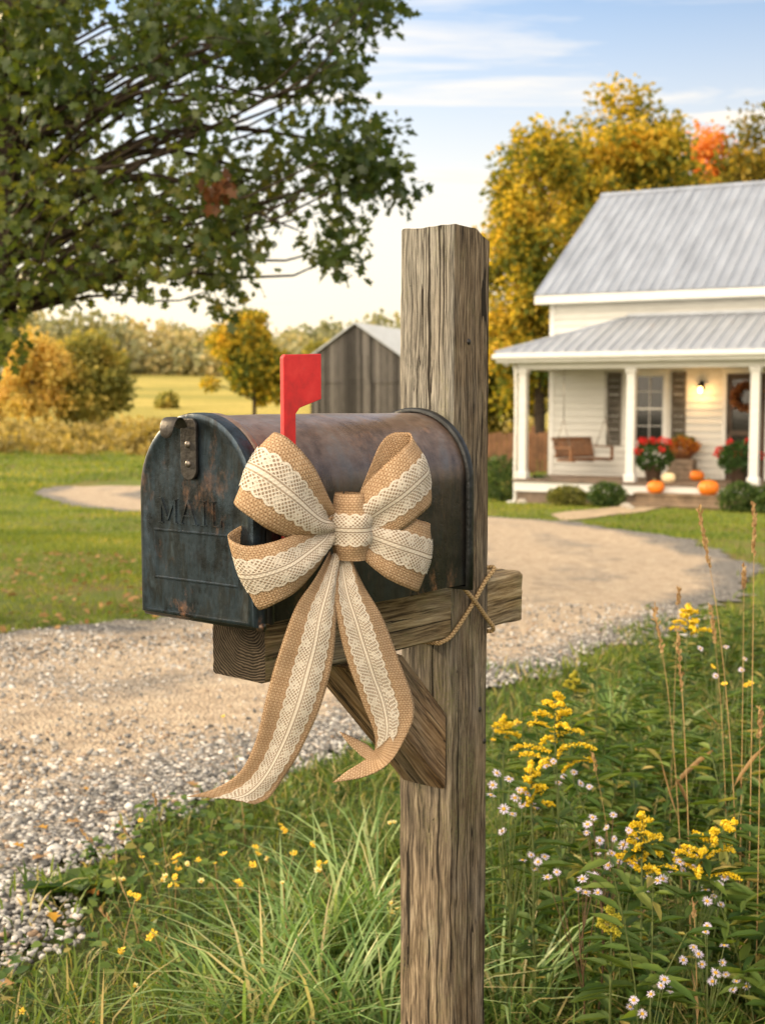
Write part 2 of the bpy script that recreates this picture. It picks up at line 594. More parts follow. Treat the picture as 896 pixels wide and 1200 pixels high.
def mat_lace():
    """v is across the strip in -0.5..0.5 (times .05), u along in metres"""
    t = NT('cream_lace')
    uv = t.coord('UV')
    uvd = t.mix(.0019, uv, t.noise(uv, 130, 2, out='Color'), 'ADD')
    u, v, _ = sepxyz(t, uvd)
    av = t.math('ABSOLUTE', v)
    # scalloped edge
    sc = t.math('ABSOLUTE', t.math('SINE', t.math('MULTIPLY', u, PI / .0155)))
    edge = t.math('MULTIPLY_ADD', sc, .065, .425)
    inside = t.math('LESS_THAN', av, edge)
    rim = t.math('GREATER_THAN', av, t.math('SUBTRACT', edge, .05))
    # mesh of holes
    ku = t.math('MULTIPLY', u, PI / .0056); kv = t.math('MULTIPLY', v, PI / .112)
    cell = t.math('ABSOLUTE', t.math('MULTIPLY', t.math('SINE', t.math('ADD', ku, kv)), t.math('SINE', t.math('SUBTRACT', ku, kv))))
    hole = t.math('GREATER_THAN', cell, .42)
    band = t.math('MULTIPLY', t.math('GREATER_THAN', av, .10), t.math('LESS_THAN', av, .45))
    hole = t.math('MULTIPLY', hole, band)
    line = t.math('LESS_THAN', t.math('ABSOLUTE', t.math('SUBTRACT', av, .062)), .020)
    hole2 = t.math('MAXIMUM', hole, t.math('MULTIPLY', line, .85))
    fu = t.math('SUBTRACT', t.math('FRACT', t.math('DIVIDE', u, .031)), .5)
    fv = t.math('SUBTRACT', av, .27)
    fr = t.math('SQRT', t.math('ADD', t.math('POWER', t.math('MULTIPLY', fu, 31.0), 2.0), t.math('POWER', t.math('MULTIPLY', fv, 52.0), 2.0)))
    fa = t.math('ARCTAN2', fv, t.math('MULTIPLY', fu, .6))
    petal = t.math('MULTIPLY_ADD', t.math('ABSOLUTE', t.math('SINE', t.math('MULTIPLY', fa, 2.5))), 3.4, 3.4)
    flower = t.math('MULTIPLY', t.math('LESS_THAN', fr, petal), t.math('GREATER_THAN', fr, 1.5))   # denser worked sprigs
    hole2 = t.math('MULTIPLY', hole2, t.math('SUBTRACT', 1.0, t.math('MULTIPLY', flower, .8)))
    alpha = t.math('MULTIPLY', inside, t.math('MAXIMUM', rim, t.math('SUBTRACT', 1.0, t.math('MULTIPLY', hole2, .80))))
    th = t.noise(uv, 900, 2)
    col = t.ramp(th, [(.3, (.55, .475, .39)), (.65, (.76, .69, .60))])
    h = t.math('ADD', t.math('MULTIPLY', cell, -1.0), t.math('MULTIPLY_ADD', rim, .8, th))
    nm = t.bump(h, .6, .002)
    a = t.bsdf(col, .9, 0, nm, .1)
    tr = t.n('ShaderNodeBsdfTransparent').outputs[0]
    return t.out(t.n('ShaderNodeMixShader', {0: alpha, 1: tr, 2: a}).outputs[0])


M['burlap'] = mat_burlap()
M['lace'] = mat_lace()


def mat_twine():
    t = NT('jute_twine')
    uv = t.coord('UV'); u, v, _ = sepxyz(t, uv)
    s = t.math('SINE', t.math('ADD', t.math('MULTIPLY', u, 900.0), t.math('MULTIPLY', v, 2 * PI)))
    f = t.math('ADD', t.math('MULTIPLY_ADD', s, .25, .35), t.math('MULTIPLY', t.noise(uv, 300, 3), .4))
    col = t.ramp(f, [(.2, (.17, .10, .045)), (.8, (.56, .40, .22))])
    return t.out(t.bsdf(col, .95, 0, t.bump(f, .8, .002), .1))


M['twine'] = mat_twine()

# leaf palettes
M['oak_leaf'] = mat_leaf('oak_leaf', [(0, (.020, .042, .011)), (.35, (.048, .082, .020)), (.7, (.10, .135, .032)), (.92, (.21, .20, .045)), (1, (.52, .33, .05))], .5, .4, (1.75, 1.45, .5), .45, clump=.4)
M['brown_leaf'] = mat_leaf('brown_oak_leaf', [(0, (.08, .035, .014)), (1, (.17, .065, .022))], .3)
M['maple_gold'] = mat_leaf('gold_maple_leaf', [(0, (.05, .08, .016)), (.36, (.16, .18, .028)), (.60, (.48, .37, .04)), (1, (.82, .56, .08))], .5, .6, (1.2, 1.1, .6), .2, clump=.4)
M['maple_green'] = mat_leaf('turning_tree_leaf', [(0, (.05, .065, .018)), (.4, (.13, .13, .028)), (.75, (.30, .23, .035)), (1, (.50, .34, .06))], .5, .6, (1.2, 1.1, .6), .2, clump=.45)
M['tree_orange'] = mat_leaf('orange_red_leaf', [(0, (.40, .14, .03)), (.5, (.70, .28, .06)), (1, (.85, .45, .12))], .5, .6, (1.15, 1.0, .6), .2, clump=.4)
M['field_orange'] = mat_leaf('orange_field_leaf', [(0, (.26, .23, .055)), (.45, (.60, .46, .12)), (1, (.85, .66, .24))], .5, .6, (1.2, 1.05, .6), .2, clump=.6)
M['field_green'] = mat_leaf('olive_field_leaf', [(0, (.10, .12, .035)), (.5, (.30, .29, .075)), (1, (.62, .48, .13))], .5, .6, (1.2, 1.1, .6), .2, clump=.6)
M['wood_far'] = mat_leaf('hazed_wood_leaf', [(0, (.19, .21, .13)), (.5, (.31, .31, .18)), (1, (.56, .45, .22))], .4, .7, (1.2, 1.1, .6), .1, clump=.05)  # leaf colours paled, distance haze mixed into them
M['shrub'] = mat_leaf('shrub_leaf', [(0, (.02, .045, .012)), (.6, (.06, .11, .026)), (1, (.12, .17, .045))], .3)
M['shrub_lime'] = mat_leaf('lime_shrub_leaf', [(0, (.05, .07, .016)), (.6, (.16, .17, .04)), (1, (.29, .27, .08))], .35)
M['scrub'] = mat_leaf('dry_scrub_leaf', [(0, (.13, .11, .04)), (.5, (.34, .27, .09)), (1, (.58, .45, .16))], .4, clump=.3)
M['geranium'] = mat_leaf('geranium_leaf', [(0, (.02, .05, .012)), (1, (.06, .12, .03))], .3)
M['red_petal'] = mat_leaf('red_petal', [(0, (.50, .012, .018)), (1, (.75, .05, .04))], .3, tint=(1, 1, 1))
M['grass'] = mat_leaf('verge_grass', [(0, (.03, .065, .012)), (.4, (.085, .15, .026)), (.8, (.18, .24, .05)), (.92, (.36, .31, .13)), (1, (.52, .41, .2))], .4, .5, (1.3, 1.2, .55))
M['grass_pale'] = mat_leaf('pale_grass', [(0, (.07, .15, .035)), (.45, (.19, .32, .09)), (.85, (.38, .50, .22)), (1, (.58, .48, .26))], .38, .4, (1.25, 1.2, .6), .4)
M['lawn'] = mat_leaf('lawn_grass', [(0, (.06, .11, .02)), (.5, (.16, .22, .036)), (.85, (.30, .31, .065)), (1, (.48, .37, .12))], .42, .6, (1.3, 1.2, .5), .15, clump=.35)
M['weed'] = mat_leaf('weed_leaf', [(0, (.03, .07, .014)), (.5, (.080, .145, .028)), (.9, (.17, .235, .05)), (1, (.36, .28, .09))], .4, .5, (1.3, 1.2, .5), .3)
M['goldenrod_leaf'] = mat_leaf('goldenrod_leaf', [(0, (.045, .09, .02)), (1, (.12, .185, .05))], .38, .5, (1.3, 1.2, .5), .3)
M['stem'] = mat_plain('green_stem', (.10, .13, .035), .6, 0, .3, 30)
M['stem_brown'] = mat_plain('brown_stem', (.11, .065, .032), .7, 0, .3, 30)
M['stem_dry'] = mat_plain('dry_straw_stem', (.40, .26, .115), .7, 0, .25, 30)
M['seed'] = mat_leaf('straw_seed_head', [(0, (.25, .14, .06)), (1, (.52, .37, .19))], .3, .7, (1.1, 1, .8))
M['goldenrod'] = mat_leaf('goldenrod_floret', [(0, (.60, .40, .01)), (.6, (.86, .62, .03)), (1, (.95, .78, .12))], .3, .7, (1.1, 1, .6), .1)
M['bud_green'] = mat_leaf('green_gold_floret', [(0, (.30, .30, .03)), (1, (.58, .50, .06))], .3, .7, (1.1, 1, .6), .1)
M['aster_petal'] = mat_leaf('aster_petal', [(0, (.58, .50, .74)), (1, (.80, .75, .90))], .35, .6, (1, 1, 1), .1)
M['aster_eye'] = mat_plain('aster_eye', (.62, .36, .03), .8, 0, .3, 300)
M['yellow_petal'] = mat_leaf('yellow_petal', [(0, (.78, .46, .015)), (1, (.88, .68, .12))], .35, .6, (1.1, 1.05, .6), .1)
M['pale_petal'] = mat_leaf('pale_yellow_petal', [(0, (.72, .64, .25)), (1, (.84, .78, .45))], .35, .6, (1.1, 1.05, .8), .1)
M['bark'] = mat_plain('bark', (.055, .042, .032), .9, 0, .45, 14, .8, 40, .1)
M['bark_light'] = mat_plain('light_bark', (.15, .115, .08), .9, 0, .4, 6, .6, 30, .1)
M['fallen'] = mat_leaf('fallen_leaf_skin', [(0, (.50, .18, .02)), (.5, (.55, .30, .03)), (1, (.25, .10, .03))], .2, .7, (1, 1, 1))
M['fallen_tan'] = mat_leaf('fallen_tan_leaf', [(0, (.28, .15, .06)), (1, (.42, .26, .11))], .2, .7, (1, 1, 1))


def mat_ground():
    t = NT('ground_soil_and_turf')
    pos = t.n('ShaderNodeNewGeometry').outputs['Position']
    x, y, z = sepxyz(t, pos)
    n1 = t.noise(pos, .35, 5, .6); n2 = t.noise(pos, 3.0, 6, .65); n3 = t.noise(pos, 30, 4, .7)
    nn = t.math('ADD', t.math('MULTIPLY', n2, .5), t.math('MULTIPLY', n3, .5))
    soil = t.ramp(nn, [(.35, (.03, .036, .013)), (.55, (.075, .088, .028)), (.7, (.16, .135, .065))])
    lawn = t.ramp(nn, [(.32, (.055, .088, .02)), (.5, (.12, .16, .032)), (.66, (.19, .20, .046)), (.8, (.30, .23, .08))])
    dry = t.ramp(t.noise(pos, .8, 5, .65), [(.45, 0), (.62, .8)])
    lawn = t.mix(dry, lawn, (.16, .125, .045))
    fn = t.noise(t.mapping(pos, (.25, 1, 1)), .12, 6, .65)
    field = t.ramp(fn, [(.34, (.15, .17, .04)), (.47, (.36, .31, .075)), (.58, (.52, .41, .12)), (.70, (.22, .23, .06))])
    field = t.mix(t.ramp(n2, [(.4, 0), (.65, .6)]), field, (.15, .14, .04))
    yn = t.math('MULTIPLY_ADD', n1, 10.0, y)
    f1 = t.ramp(t.math('MULTIPLY_ADD', y, .2, -1.2), [(0, 0), (1, 1)])
    f2 = t.ramp(t.math('MULTIPLY_ADD', yn, .07, -3.9), [(0, 0), (1, 1)])
    col = t.mix(f1, soil, lawn)
    col = t.mix(f2, col, field)
    nm = t.bump(nn, .8, .05)
    return t.out(t.bsdf(col, .95, 0, nm, .1))


def mat_road():
    t = NT('packed_gravel')
    pos = t.n('ShaderNodeNewGeometry').outputs['Position']
    e = t.n('ShaderNodeAttribute', attribute_name='edge').outputs['Fac']
    v1 = t.n('ShaderNodeTexVoronoi', {'Vector': pos, 'Scale': 58.0})
    v2 = t.n('ShaderNodeTexVoronoi', {'Vector': pos, 'Scale': 90.0})
    n1 = t.noise(pos, 1.1, 5, .6); n2 = t.noise(pos, 9, 6, .65); n3 = t.noise(pos, 160, 3, .6)
    sx, sy, sz = sepxyz(t, v1.outputs['Color'])
    stone = t.ramp(sx, [(0, (.11, .108, .106)), (.35, (.27, .26, .25)), (.6, (.38, .365, .35)), (.88, (.52, .505, .49)), (1, (.30, .22, .16))])
    stone = t.mix(1.0, stone, t.ramp(v1.outputs['Distance'], [(.0, 1.0), (.5, .62), (.75, .22)]), 'MULTIPLY')
    dirt = t.ramp(t.math('ADD', t.math('MULTIPLY', n2, .6), t.math('MULTIPLY', n3, .4)), [(.3, (.24, .185, .135)), (.5, (.43, .345, .26)), (.7, (.58, .50, .395))])
    sx2, _, _ = sepxyz(t, v2.outputs['Color'])
    grit = t.ramp(sx2, [(0, .60), (.55, 1.0), (1, 1.35)])
    dirt = t.mix(.75, dirt, grit, 'MULTIPLY')
    # edge: 0 at the verge, 1 towards the packed middle
    ef = t.math('ADD', e, t.math('MULTIPLY_ADD', n1, 1.1, -.55))
    ef = t.math('ADD', ef, t.math('MULTIPLY_ADD', n2, .5, -.25))
    f = t.ramp(ef, [(.22, 0), (.62, .93)])
    col = t.mix(f, stone, dirt)
    h = t.math('ADD', t.math('MULTIPLY', v1.outputs['Distance'], -1.0), t.math('MULTIPLY', n2, .8))
    nm = t.bump(h, .8, .02)
    return t.out(t.bsdf(col, .93, 0, nm, .15))


def mat_stone():
    t = NT('gravel_stone')
    g = t.n('ShaderNodeNewGeometry')
    f = g.outputs['Random Per Island']
    col = t.ramp(f, [(0, (.06, .06, .061)), (.22, (.17, .168, .167)), (.48, (.31, .302, .295)), (.68, (.43, .42, .41)), (.85, (.60, .59, .58)), (.95, (.33, .25, .185)), (1, (.22, .15, .10))])
    n = t.noise(g.outputs['Position'], 130, 4, .6)
    col = t.mix(.5, col, t.ramp(n, [(.3, .65), (.7, 1.25)]), 'MULTIPLY')
    return t.out(t.bsdf(col, .85, 0, t.bump(n, .4, .003), .25))


M['ground'] = mat_ground()
M['road'] = mat_road()
M['stone'] = mat_stone()
M['path'] = mat_plain('dirt_path', (.36, .28, .19), .95, 0, .2, 3, .4, 30)


def mat_siding(name, c):
    t = NT(name)
    o = t.coord()
    n = t.noise(t.mapping(o, (.4, 1, 3)), 6, 5, .6)
    col = t.ramp(n, [(.3, tuple(k * .86 for k in c)), (.7, c)])
    return t.out(t.bsdf(col, .55, 0, t.bump(t.noise(o, 60, 3), .1, .005), .35))


M['siding'] = mat_siding('white_siding', (.63, .625, .60))
M['trim'] = mat_siding('white_trim', (.70, .70, .69))


def mat_tin(name, c, rust=.35):
    t = NT(name)
    o = t.coord()
    n = t.noise(t.mapping(o, (1, .25, .25)), 3.5, 5, .65)
    col = t.ramp(n, [(.3, tuple(k * .78 for k in c)), (.6, c), (.8, tuple(min(1, k * 1.12) for k in c))])
    r = t.ramp(t.noise(t.mapping(o, (3, .5, .5), (5, 2, 1)), 2.2, 6, .7), [(.62, 0), (.78, rust)])
    col = t.mix(r, col, (.33, .22, .15))
    return t.out(t.bsdf(col, t.ramp(n, [(.3, .34), (.7, .5)]), .35, t.bump(n, .15, .02), .5))


M['tin'] = mat_tin('ribbed_metal_roof', (.36, .40, .48))
M['tin_porch'] = mat_tin('porch_metal_roof', (.39, .42, .48), .6)
M['tin_barn'] = mat_tin('barn_metal_roof', (.38, .41, .45), .4)
M['deck'] = mat_plain('porch_boards', (.17, .125, .095), .8, 0, .25, 4, .2, 30)
M['step'] = mat_plain('step_boards', (.21, .15, .10), .85, 0, .3, 4, .2, 30)
M['shutter'] = mat_plain('grey_brown_shutter', (.10, .088, .072), .6, 0, .2, 5)
M['dark_room'] = mat_plain('dim_interior', (.012, .011, .010), .9)
M['curtain'] = mat_plain('pale_curtain', (.34, .31, .26), .9)
M['swing'] = mat_plain('brown_swing_wood', (.18, .082, .038), .6, 0, .3, 10)
M['chain'] = mat_plain('swing_chain', (.25, .23, .21), .5, .7)
M['door_wood'] = mat_plain('dark_door_wood', (.06, .036, .02), .5, 0, .25, 6)
M['pot'] = mat_plain('brown_pot', (.12, .08, .058), .75, 0, .3, 10)
M['pumpkin'] = mat_plain('orange_pumpkin', (.72, .185, .012), .45, 0, .18, 8)
M['pumpkin_white'] = mat_plain('cream_pumpkin', (.78, .62, .38), .5, 0, .1, 8)
M['pumpkin_stem'] = mat_plain('pumpkin_stem', (.17, .13, .05), .8)
M['crate'] = mat_plain('grey_crate_wood', (.25, .19, .14), .85, 0, .3, 8, .3, 40)
M['mum'] = mat_leaf('rust_mum', [(0, (.20, .05, .01)), (.6, (.42, .13, .02)), (1, (.60, .30, .04))], .25, tint=(1, 1, 1))
M['wreath_leaf'] = mat_leaf('wreath_leaf', [(0, (.07, .03, .012)), (.6, (.20, .06, .02)), (1, (.40, .16, .03))], .25, tint=(1, 1, 1))
M['lamp_iron'] = mat_plain('lamp_iron', (.02, .018, .016), .5, .5)
M['rock'] = mat_plain('garden_rock', (.36, .33, .29), .9, 0, .25, 8, .5, 20)
M['fence'] = mat_plain('brown_fence_boards', (.17, .085, .045), .85, 0, .3, 3)
M['planter'] = mat_plain('grey_planter', (.08, .08, .08), .6)


def mat_glass():
    t = NT('window_glass')
    a = t.bsdf((.02, .022, .024), .06, 0, None, .8)
    b = t.n('ShaderNodeBsdfTransparent', {'Color': (.8, .82, .8, 1)}).outputs[0]
    return t.out(t.n('ShaderNodeMixShader', {0: .45, 1: a, 2: b}).outputs[0])


M['glass'] = mat_glass()


def mat_bulb():
    t = NT('lit_bulb')
    return t.out(t.n('ShaderNodeEmission', {'Color': (1, .56, .17, 1), 'Strength': 14.0}).outputs[0])


M['bulb'] = mat_bulb()


def mat_barn():
    t = NT('grey_barn_boards')
    o = t.coord(); x, y, z = sepxyz(t, o)
    cell = t.math('FLOOR', t.math('MULTIPLY', t.math('ADD', x, y), 4.5))
    wn = t.n('ShaderNodeTexWhiteNoise', {'W': cell}, noise_dimensions='1D').outputs['Value']
    n = t.noise(t.mapping(o, (6, 6, .5)), 3, 5, .65)
    f = t.math('ADD', t.math('MULTIPLY', wn, .45), t.math('MULTIPLY', n, .6))
    col = t.ramp(f, [(.25, (.028, .027, .027)), (.5, (.075, .071, .070)), (.75, (.18, .17, .165))])
    fr = t.math('FRACT', t.math('MULTIPLY', t.math('ADD', x, y), 4.5))
    gap = t.math('LESS_THAN', fr, .14)
    col = t.mix(t.math('MULTIPLY', gap, .9), col, (.012, .01, .009))
    return t.out(t.bsdf(col, .9, 0, t.bump(n, .4, .02), .15))


M['barn'] = mat_barn()

# ------------------------------------------------------------------ ground sheet
def axis_vals(lo, hi, fine_lo, fine_hi, step, grow):
    v = list(np.arange(fine_lo, fine_hi + 1e-6, step))
    s = step
    while v[-1] < hi:
        s *= grow; v.append(v[-1] + s)
    s = step
    while v[0] > lo:
        s *= grow; v.insert(0, v[0] - s)
    return np.array(v)


gx = axis_vals(-420, 520, -9, 13, .16, 1.06)
gy = axis_vals(-40, 880, 1, 31, .16, 1.05)
GX, GY = np.meshgrid(gx, gy)
GZ = zt(GX, GY)
nx_, ny_ = len(gx), len(gy)
idx = np.arange(nx_ * ny_).reshape(ny_, nx_)
Fq = np.stack([idx[:-1, :-1], idx[:-1, 1:], idx[1:, 1:], idx[1:, :-1]], -1).reshape(-1, 4)
structure('ground', np_mesh('ground', np.stack([GX, GY, GZ], -1).reshape(-1, 3), Fq, True), M['ground'], label='grassy ground falling gently to lawn and golden fields')

# ------------------------------------------------------------------ drive (hairpin), surveyed outline
def pts(L):
    return np.array([ground_at(u, v)[:2] for u, v in L])


drive_poly = np.vstack([
    np.array([[-9, 2.2], [-3.5, 2.9]]),
    pts([(-60, 1160), (40, 1100), (120, 1035), (190, 990), (290, 930), (400, 885), (520, 835), (590, 805), (690, 780), (780, 748), (850, 715), (893, 685),
         (888, 662), (840, 643), (760, 625), (680, 613), (576, 606), (420, 602), (300, 600), (200, 602), (130, 600), (70, 592), (36, 580), (60, 570), (110, 564), (200, 562),
         (330, 560), (330, 563), (210, 569), (200, 574), (168, 580), (200, 586), (250, 590), (330, 594), (430, 606), (500, 628), (505, 660), (420, 690), (300, 708), (165, 727), (60, 738), (-80, 748)]),
    np.array([[-9, 6.2]])])


def inside(poly, P):
    x, y = P[:, 0], P[:, 1]
    c = np.zeros(len(P), bool)
    j = len(poly) - 1
    for i in range(len(poly)):
        xi, yi = poly[i]; xj, yj = poly[j]
        if yi != yj:
            m = ((yi > y) != (yj > y)) & (x < (xj - xi) * (y - yi) / (yj - yi) + xi)
            c ^= m
        j = i
    return c


def dist_poly(poly, P):
    d = np.full(len(P), 1e9)
    for i in range(len(poly)):
        a = poly[i - 1]; b = poly[i]
        ab = b - a
        t = np.clip(((P - a) @ ab) / (ab @ ab + 1e-12), 0, 1)
        q = a + t[:, None] * ab
        d = np.minimum(d, np.hypot(*(P - q).T))
    return d


def wob(P, amp=.10):
    x, y = P[:, 0], P[:, 1]
    return amp * (np.sin(3.1 * x + 1.7 * y) + .7 * np.sin(7.3 * x - 4.1 * y + 1) + .5 * np.sin(13.7 * x + 9.2 * y + 2)) / 2


def drive_sd(P):
    d = dist_poly(drive_poly, P)
    return np.where(inside(drive_poly, P), d, -d) + wob(P, .16)


st = .075
rx = np.arange(-9, 11, st); ry = np.arange(2.0, 32.5, st)
RX, RY = np.meshgrid(rx, ry)
RP = np.stack([RX.ravel(), RY.ravel()], 1)
sd = drive_sd(RP)
ok = sd > 0
ids = np.arange(len(RP)).reshape(RX.shape)
q = np.stack([ids[:-1, :-1], ids[:-1, 1:], ids[1:, 1:], ids[1:, :-1]], -1).reshape(-1, 4)
q = q[ok[q].all(1)]
used, inv = np.unique(q, return_inverse=True)
RV = np.column_stack([RP[used], zt(RP[used, 0], RP[used, 1]) + .014 + .012 * np.clip(sd[used] * 3, 0, 1)])
# gravel lies loose at the near verge and along a mid ridge; wheel tracks are packed
tr_ = np.exp(-((sd[used] - .95) / .34) ** 2) + np.exp(-((sd[used] - 2.35) / .38) ** 2)
ed = np.clip(sd[used] / 1.9, 0, .46) + .62 * tr_
RV[:, 2] -= .010 * tr_
yy = RP[used, 1]
me = np_mesh('drive', RV, inv.reshape(-1, 4), True)
at_ = me.attributes.new('edge', 'FLOAT', 'POINT')
at_.data.foreach_set('value', ed.astype(np.float32))
structure('gravel_drive', me, M['road'], label='pale packed gravel drive bending back in a hairpin')

# dirt path to the porch steps
pp = pts([(640, 604), (700, 597), (760, 592), (800, 594), (760, 600), (700, 608), (655, 612)])
g_ = np.stack(np.meshgrid(np.arange(2, 9, .08), np.arange(14, 27, .08)), -1).reshape(-1, 2)
nxp = len(np.arange(2, 9, .08)); nyp = len(np.arange(14, 27, .08))
okp = inside(pp, g_)
ids = np.arange(len(g_)).reshape(nyp, nxp)
q = np.stack([ids[:-1, :-1], ids[:-1, 1:], ids[1:, 1:], ids[1:, :-1]], -1).reshape(-1, 4)
q = q[okp[q].all(1)]
if len(q):
    used, inv = np.unique(q, return_inverse=True)
    structure('path', np_mesh('path', np.column_stack([g_[used], zt(g_[used, 0], g_[used, 1]) + .02]), inv.reshape(-1, 4), True), M['path'], label='short dirt path across the lawn to the porch steps')
path_poly = pp

# loose stones on the near side of the drive
ICO_V, ICO_F = None, None
def ico(sub):
    import bmesh
    b = bmesh.new(); bmesh.ops.create_icosphere(b, subdivisions=sub, radius=1)
    V = np.array([v.co[:] for v in b.verts]); F = np.array([[v.index for v in f.verts] for f in b.faces]); b.free()
    return V, F


def stones(P, size, sub, bury=.25):
    V0, F0 = ico(sub)
    n = len(P)
    q_ = unit(rng.normal(size=(n, 4)))
    w, x, y, z = q_.T
    Rm = np.stack([1 - 2 * (y * y + z * z), 2 * (x * y - z * w), 2 * (x * z + y * w), 2 * (x * y + z * w), 1 - 2 * (x * x + z * z), 2 * (y * z - x * w),
                   2 * (x * z - y * w), 2 * (y * z + x * w), 1 - 2 * (x * x + y * y)], -1).reshape(n, 3, 3)
    sc = np.stack([rng.uniform(.75, 1.3, n), rng.uniform(.6, 1.0, n), rng.uniform(.42, .8, n)], -1) * size[:, None]
    # lumpy, faceted pebble variants
    var = np.stack([V0 * (1 + .16 * rng.normal(size=(len(V0), 1))) for _ in range(24)])
    pick = rng.integers(0, 24, n)
    L = var[pick] * sc[:, None, :]
    # mostly flat-lying: yaw rotation plus small tilt
    ya = rng.uniform(0, 2 * PI, n); ti = rng.normal(0, .35, n)
    c, s_ = np.cos(ya), np.sin(ya); ct, stt = np.cos(ti), np.sin(ti)
    X = L[..., 0]; Y = L[..., 1] * ct[:, None] - L[..., 2] * stt[:, None]; Z = L[..., 1] * stt[:, None] + L[..., 2] * ct[:, None]
    V = np.stack([X * c[:, None] - Y * s_[:, None], X * s_[:, None] + Y * c[:, None], Z], -1)
    V += P[:, None, :] + np.array([0, 0, 1.0]) * (size * bury)[:, None, None]
    F = (np.arange(n) * len(V0))[:, None, None] + F0[None]
    return V.reshape(-1, 3), F.reshape(-1, 3)


N = 150000
P = np.column_stack([rng.uniform(-3.2, 4.5, N), rng.uniform(2.4, 9.5, N)])
s_ = drive_sd(P)
dn = P[:, 1]
near_edge = dist_poly(drive_poly[:14], P)
keep = (s_ > -.05) & (rng.uniform(0, 1, N) < np.clip(1.25 - near_edge / 1.05 + .5 * wob(P * .5, 1), .03, 1)) & (rng.uniform(0, 1, N) < np.clip(1.45 - dn / 7, .18, 1))
P = P[keep]
sz = rng.uniform(.0045, .0115, len(P)) * np.where(rng.uniform(0, 1, len(P)) < .12, 1.5, 1.0)
P3 = np.column_stack([P, zt(P[:, 0], P[:, 1]) + .022])
nearm = P[:, 1] < 5.2
geo = []
if nearm.any(): geo.append(stones(P3[nearm], sz[nearm], 2))
if (~nearm).any(): geo.append(stones(P3[~nearm], sz[~nearm] * 1.1, 1))
V, F = merge_geo(geo)
structure('gravel', np_mesh('gravel', V, F, True), M['stone'], 'stuff', 'loose grey and buff stones along the near edge of the drive')

# ------------------------------------------------------------------ mailbox frame
AX = R(39.0)
MBW, MBH, MBL = .222, .281, .50
near = at(297, 733, 1.70)
A = np.array([math.sin(AX), math.cos(AX), 0]); B = np.array([-math.cos(AX), math.sin(AX), 0])
O = near + B * (MBW / 2)
ROT = PI / 2 - AX
ZB = float(near[2])


def frame(s, y, z=0.0):
    p = O + A * s + B * y
    return np.array([p[0], p[1], z])


def arch(off=0.0, n=26, w=MBW, h=MBH, bottom=True):
    r = w / 2 + off
    hs = h - w / 2
    bo = -off if off > 0 else -off * .3
    P = [(-r, bo), (-r, hs * .35), (-r, hs * .7)]
    for i in range(n + 1):
        a = PI - PI * i / n
        P.append((r * math.cos(a), hs + r * math.sin(a)))
    P += [(r, hs * .7), (r, hs * .35), (r, bo)]
    return P


mailbox = thing('mailbox', 'weathered dark steel mailbox with arched top, closed MAIL door and raised red flag', 'mailbox', (O[0], O[1], ZB), ROT)


def loft(rings, close=True):
    """rings: list of (x, poly) -> verts, faces"""
    V = []; F = []; n = len(rings[0][1])
    for x, p in rings:
        V += [(x, a, b) for a, b in p]
    for i in range(len(rings) - 1):
        for k in range(n if close else n - 1):
            k2 = (k + 1) % n
            F.append((i * n + k, i * n + k2, (i + 1) * n + k2, (i + 1) * n + k))
    return V, F, n


rings = []
for i in range(25):
    x = .008 + (MBL - .008) * i / 24
    p = arch(0)
    dent = [(a + .0016 * mnoise.noise(Vector((x * 9, a * 14, b * 14))), b + .0016 * mnoise.noise(Vector((x * 9 + 7, a * 14, b * 14)))) for a, b in p]
    rings.append((x, dent))
V, F, n = loft(rings)
mb = MB().add(V, F)
mb.add([(MBL, a, b) for a, b in arch(0)], [tuple(range(n))])
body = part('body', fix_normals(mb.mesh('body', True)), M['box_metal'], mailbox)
mod = body.modifiers.new('es', 'EDGE_SPLIT'); mod.split_angle = R(40)
# back rim: a rolled flange
mb = MB()
rr = [(MBL - .012, arch(.002)), (MBL - .012, arch(.006)), (MBL - .009, arch(.0085)), (MBL + .001, arch(.0085)), (MBL + .004, arch(.006)), (MBL + .004, arch(-.002))]
V, F, n = loft(rr); mb.add(V, F); mb.add([(MBL + .004, a, b) for a, b in arch(-.002)], [tuple(range(n))])
part('rear_rim', fix_normals(mb.mesh('rear_rim', True)), M['dark_metal'], mailbox)
# a pressed bead near the door on the body
mb = MB()
rr = [(.026, arch(.0005)), (.030, arch(.003)), (.036, arch(.003)), (.040, arch(.0005))]
V, F, n = loft(rr, False); mb.add(V, F)
part('front_bead', fix_normals(mb.mesh('front_bead', True)), M['box_metal'], mailbox)
# door
mb = MB()
rr = [(.020, arch(.0012)), (.020, arch(.0035)), (.003, arch(.0035)), (-.0015, arch(.002)), (-.003, arch(-.0015)), (-.003, arch(-.0075)), (-.0012, arch(-.0105)), (-.0012, arch(-.03)), (-.0012, arch(-.06))]
V, F, n = loft(rr); mb.add(V, F); mb.add([(-.0012, a, b) for a, b in arch(-.06)], [tuple(range(n))])
door = part('door', fix_normals(mb.mesh('door', True)), M['door_metal'], mailbox)
mod = door.modifiers.new('es', 'EDGE_SPLIT'); mod.split_angle = R(35)
# raised panel outline on the door
def ridge(loop, w=.0026, h=.0020, x0=-.0005):
    """bevelled raised line following a closed loop in (y,z)"""
    V = []; F = []
    n = len(loop); loop = np.array(loop)
    c = loop.mean(0)
    for p in loop:
        d = p - c; d = np.sign(d)
        for o_, hh in ((-w, 0), (-w * .3, h), (w * .3, h), (w, 0)):
            q_ = p + d * o_
            V.append((x0 - hh, q_[0], q_[1]))
    for i in range(n):
        j = (i + 1) % n
        for k in range(3):
            F.append((i * 4 + k, j * 4 + k, j * 4 + k + 1, i * 4 + k + 1))
    return V, F


V, F = ridge([(.084, .050), (.084, .118), (-.082, .118), (-.082, .050)])
part('pressed_panel', fix_normals(MB().add(V, F).mesh('pressed_panel')), M['door_metal'], door)
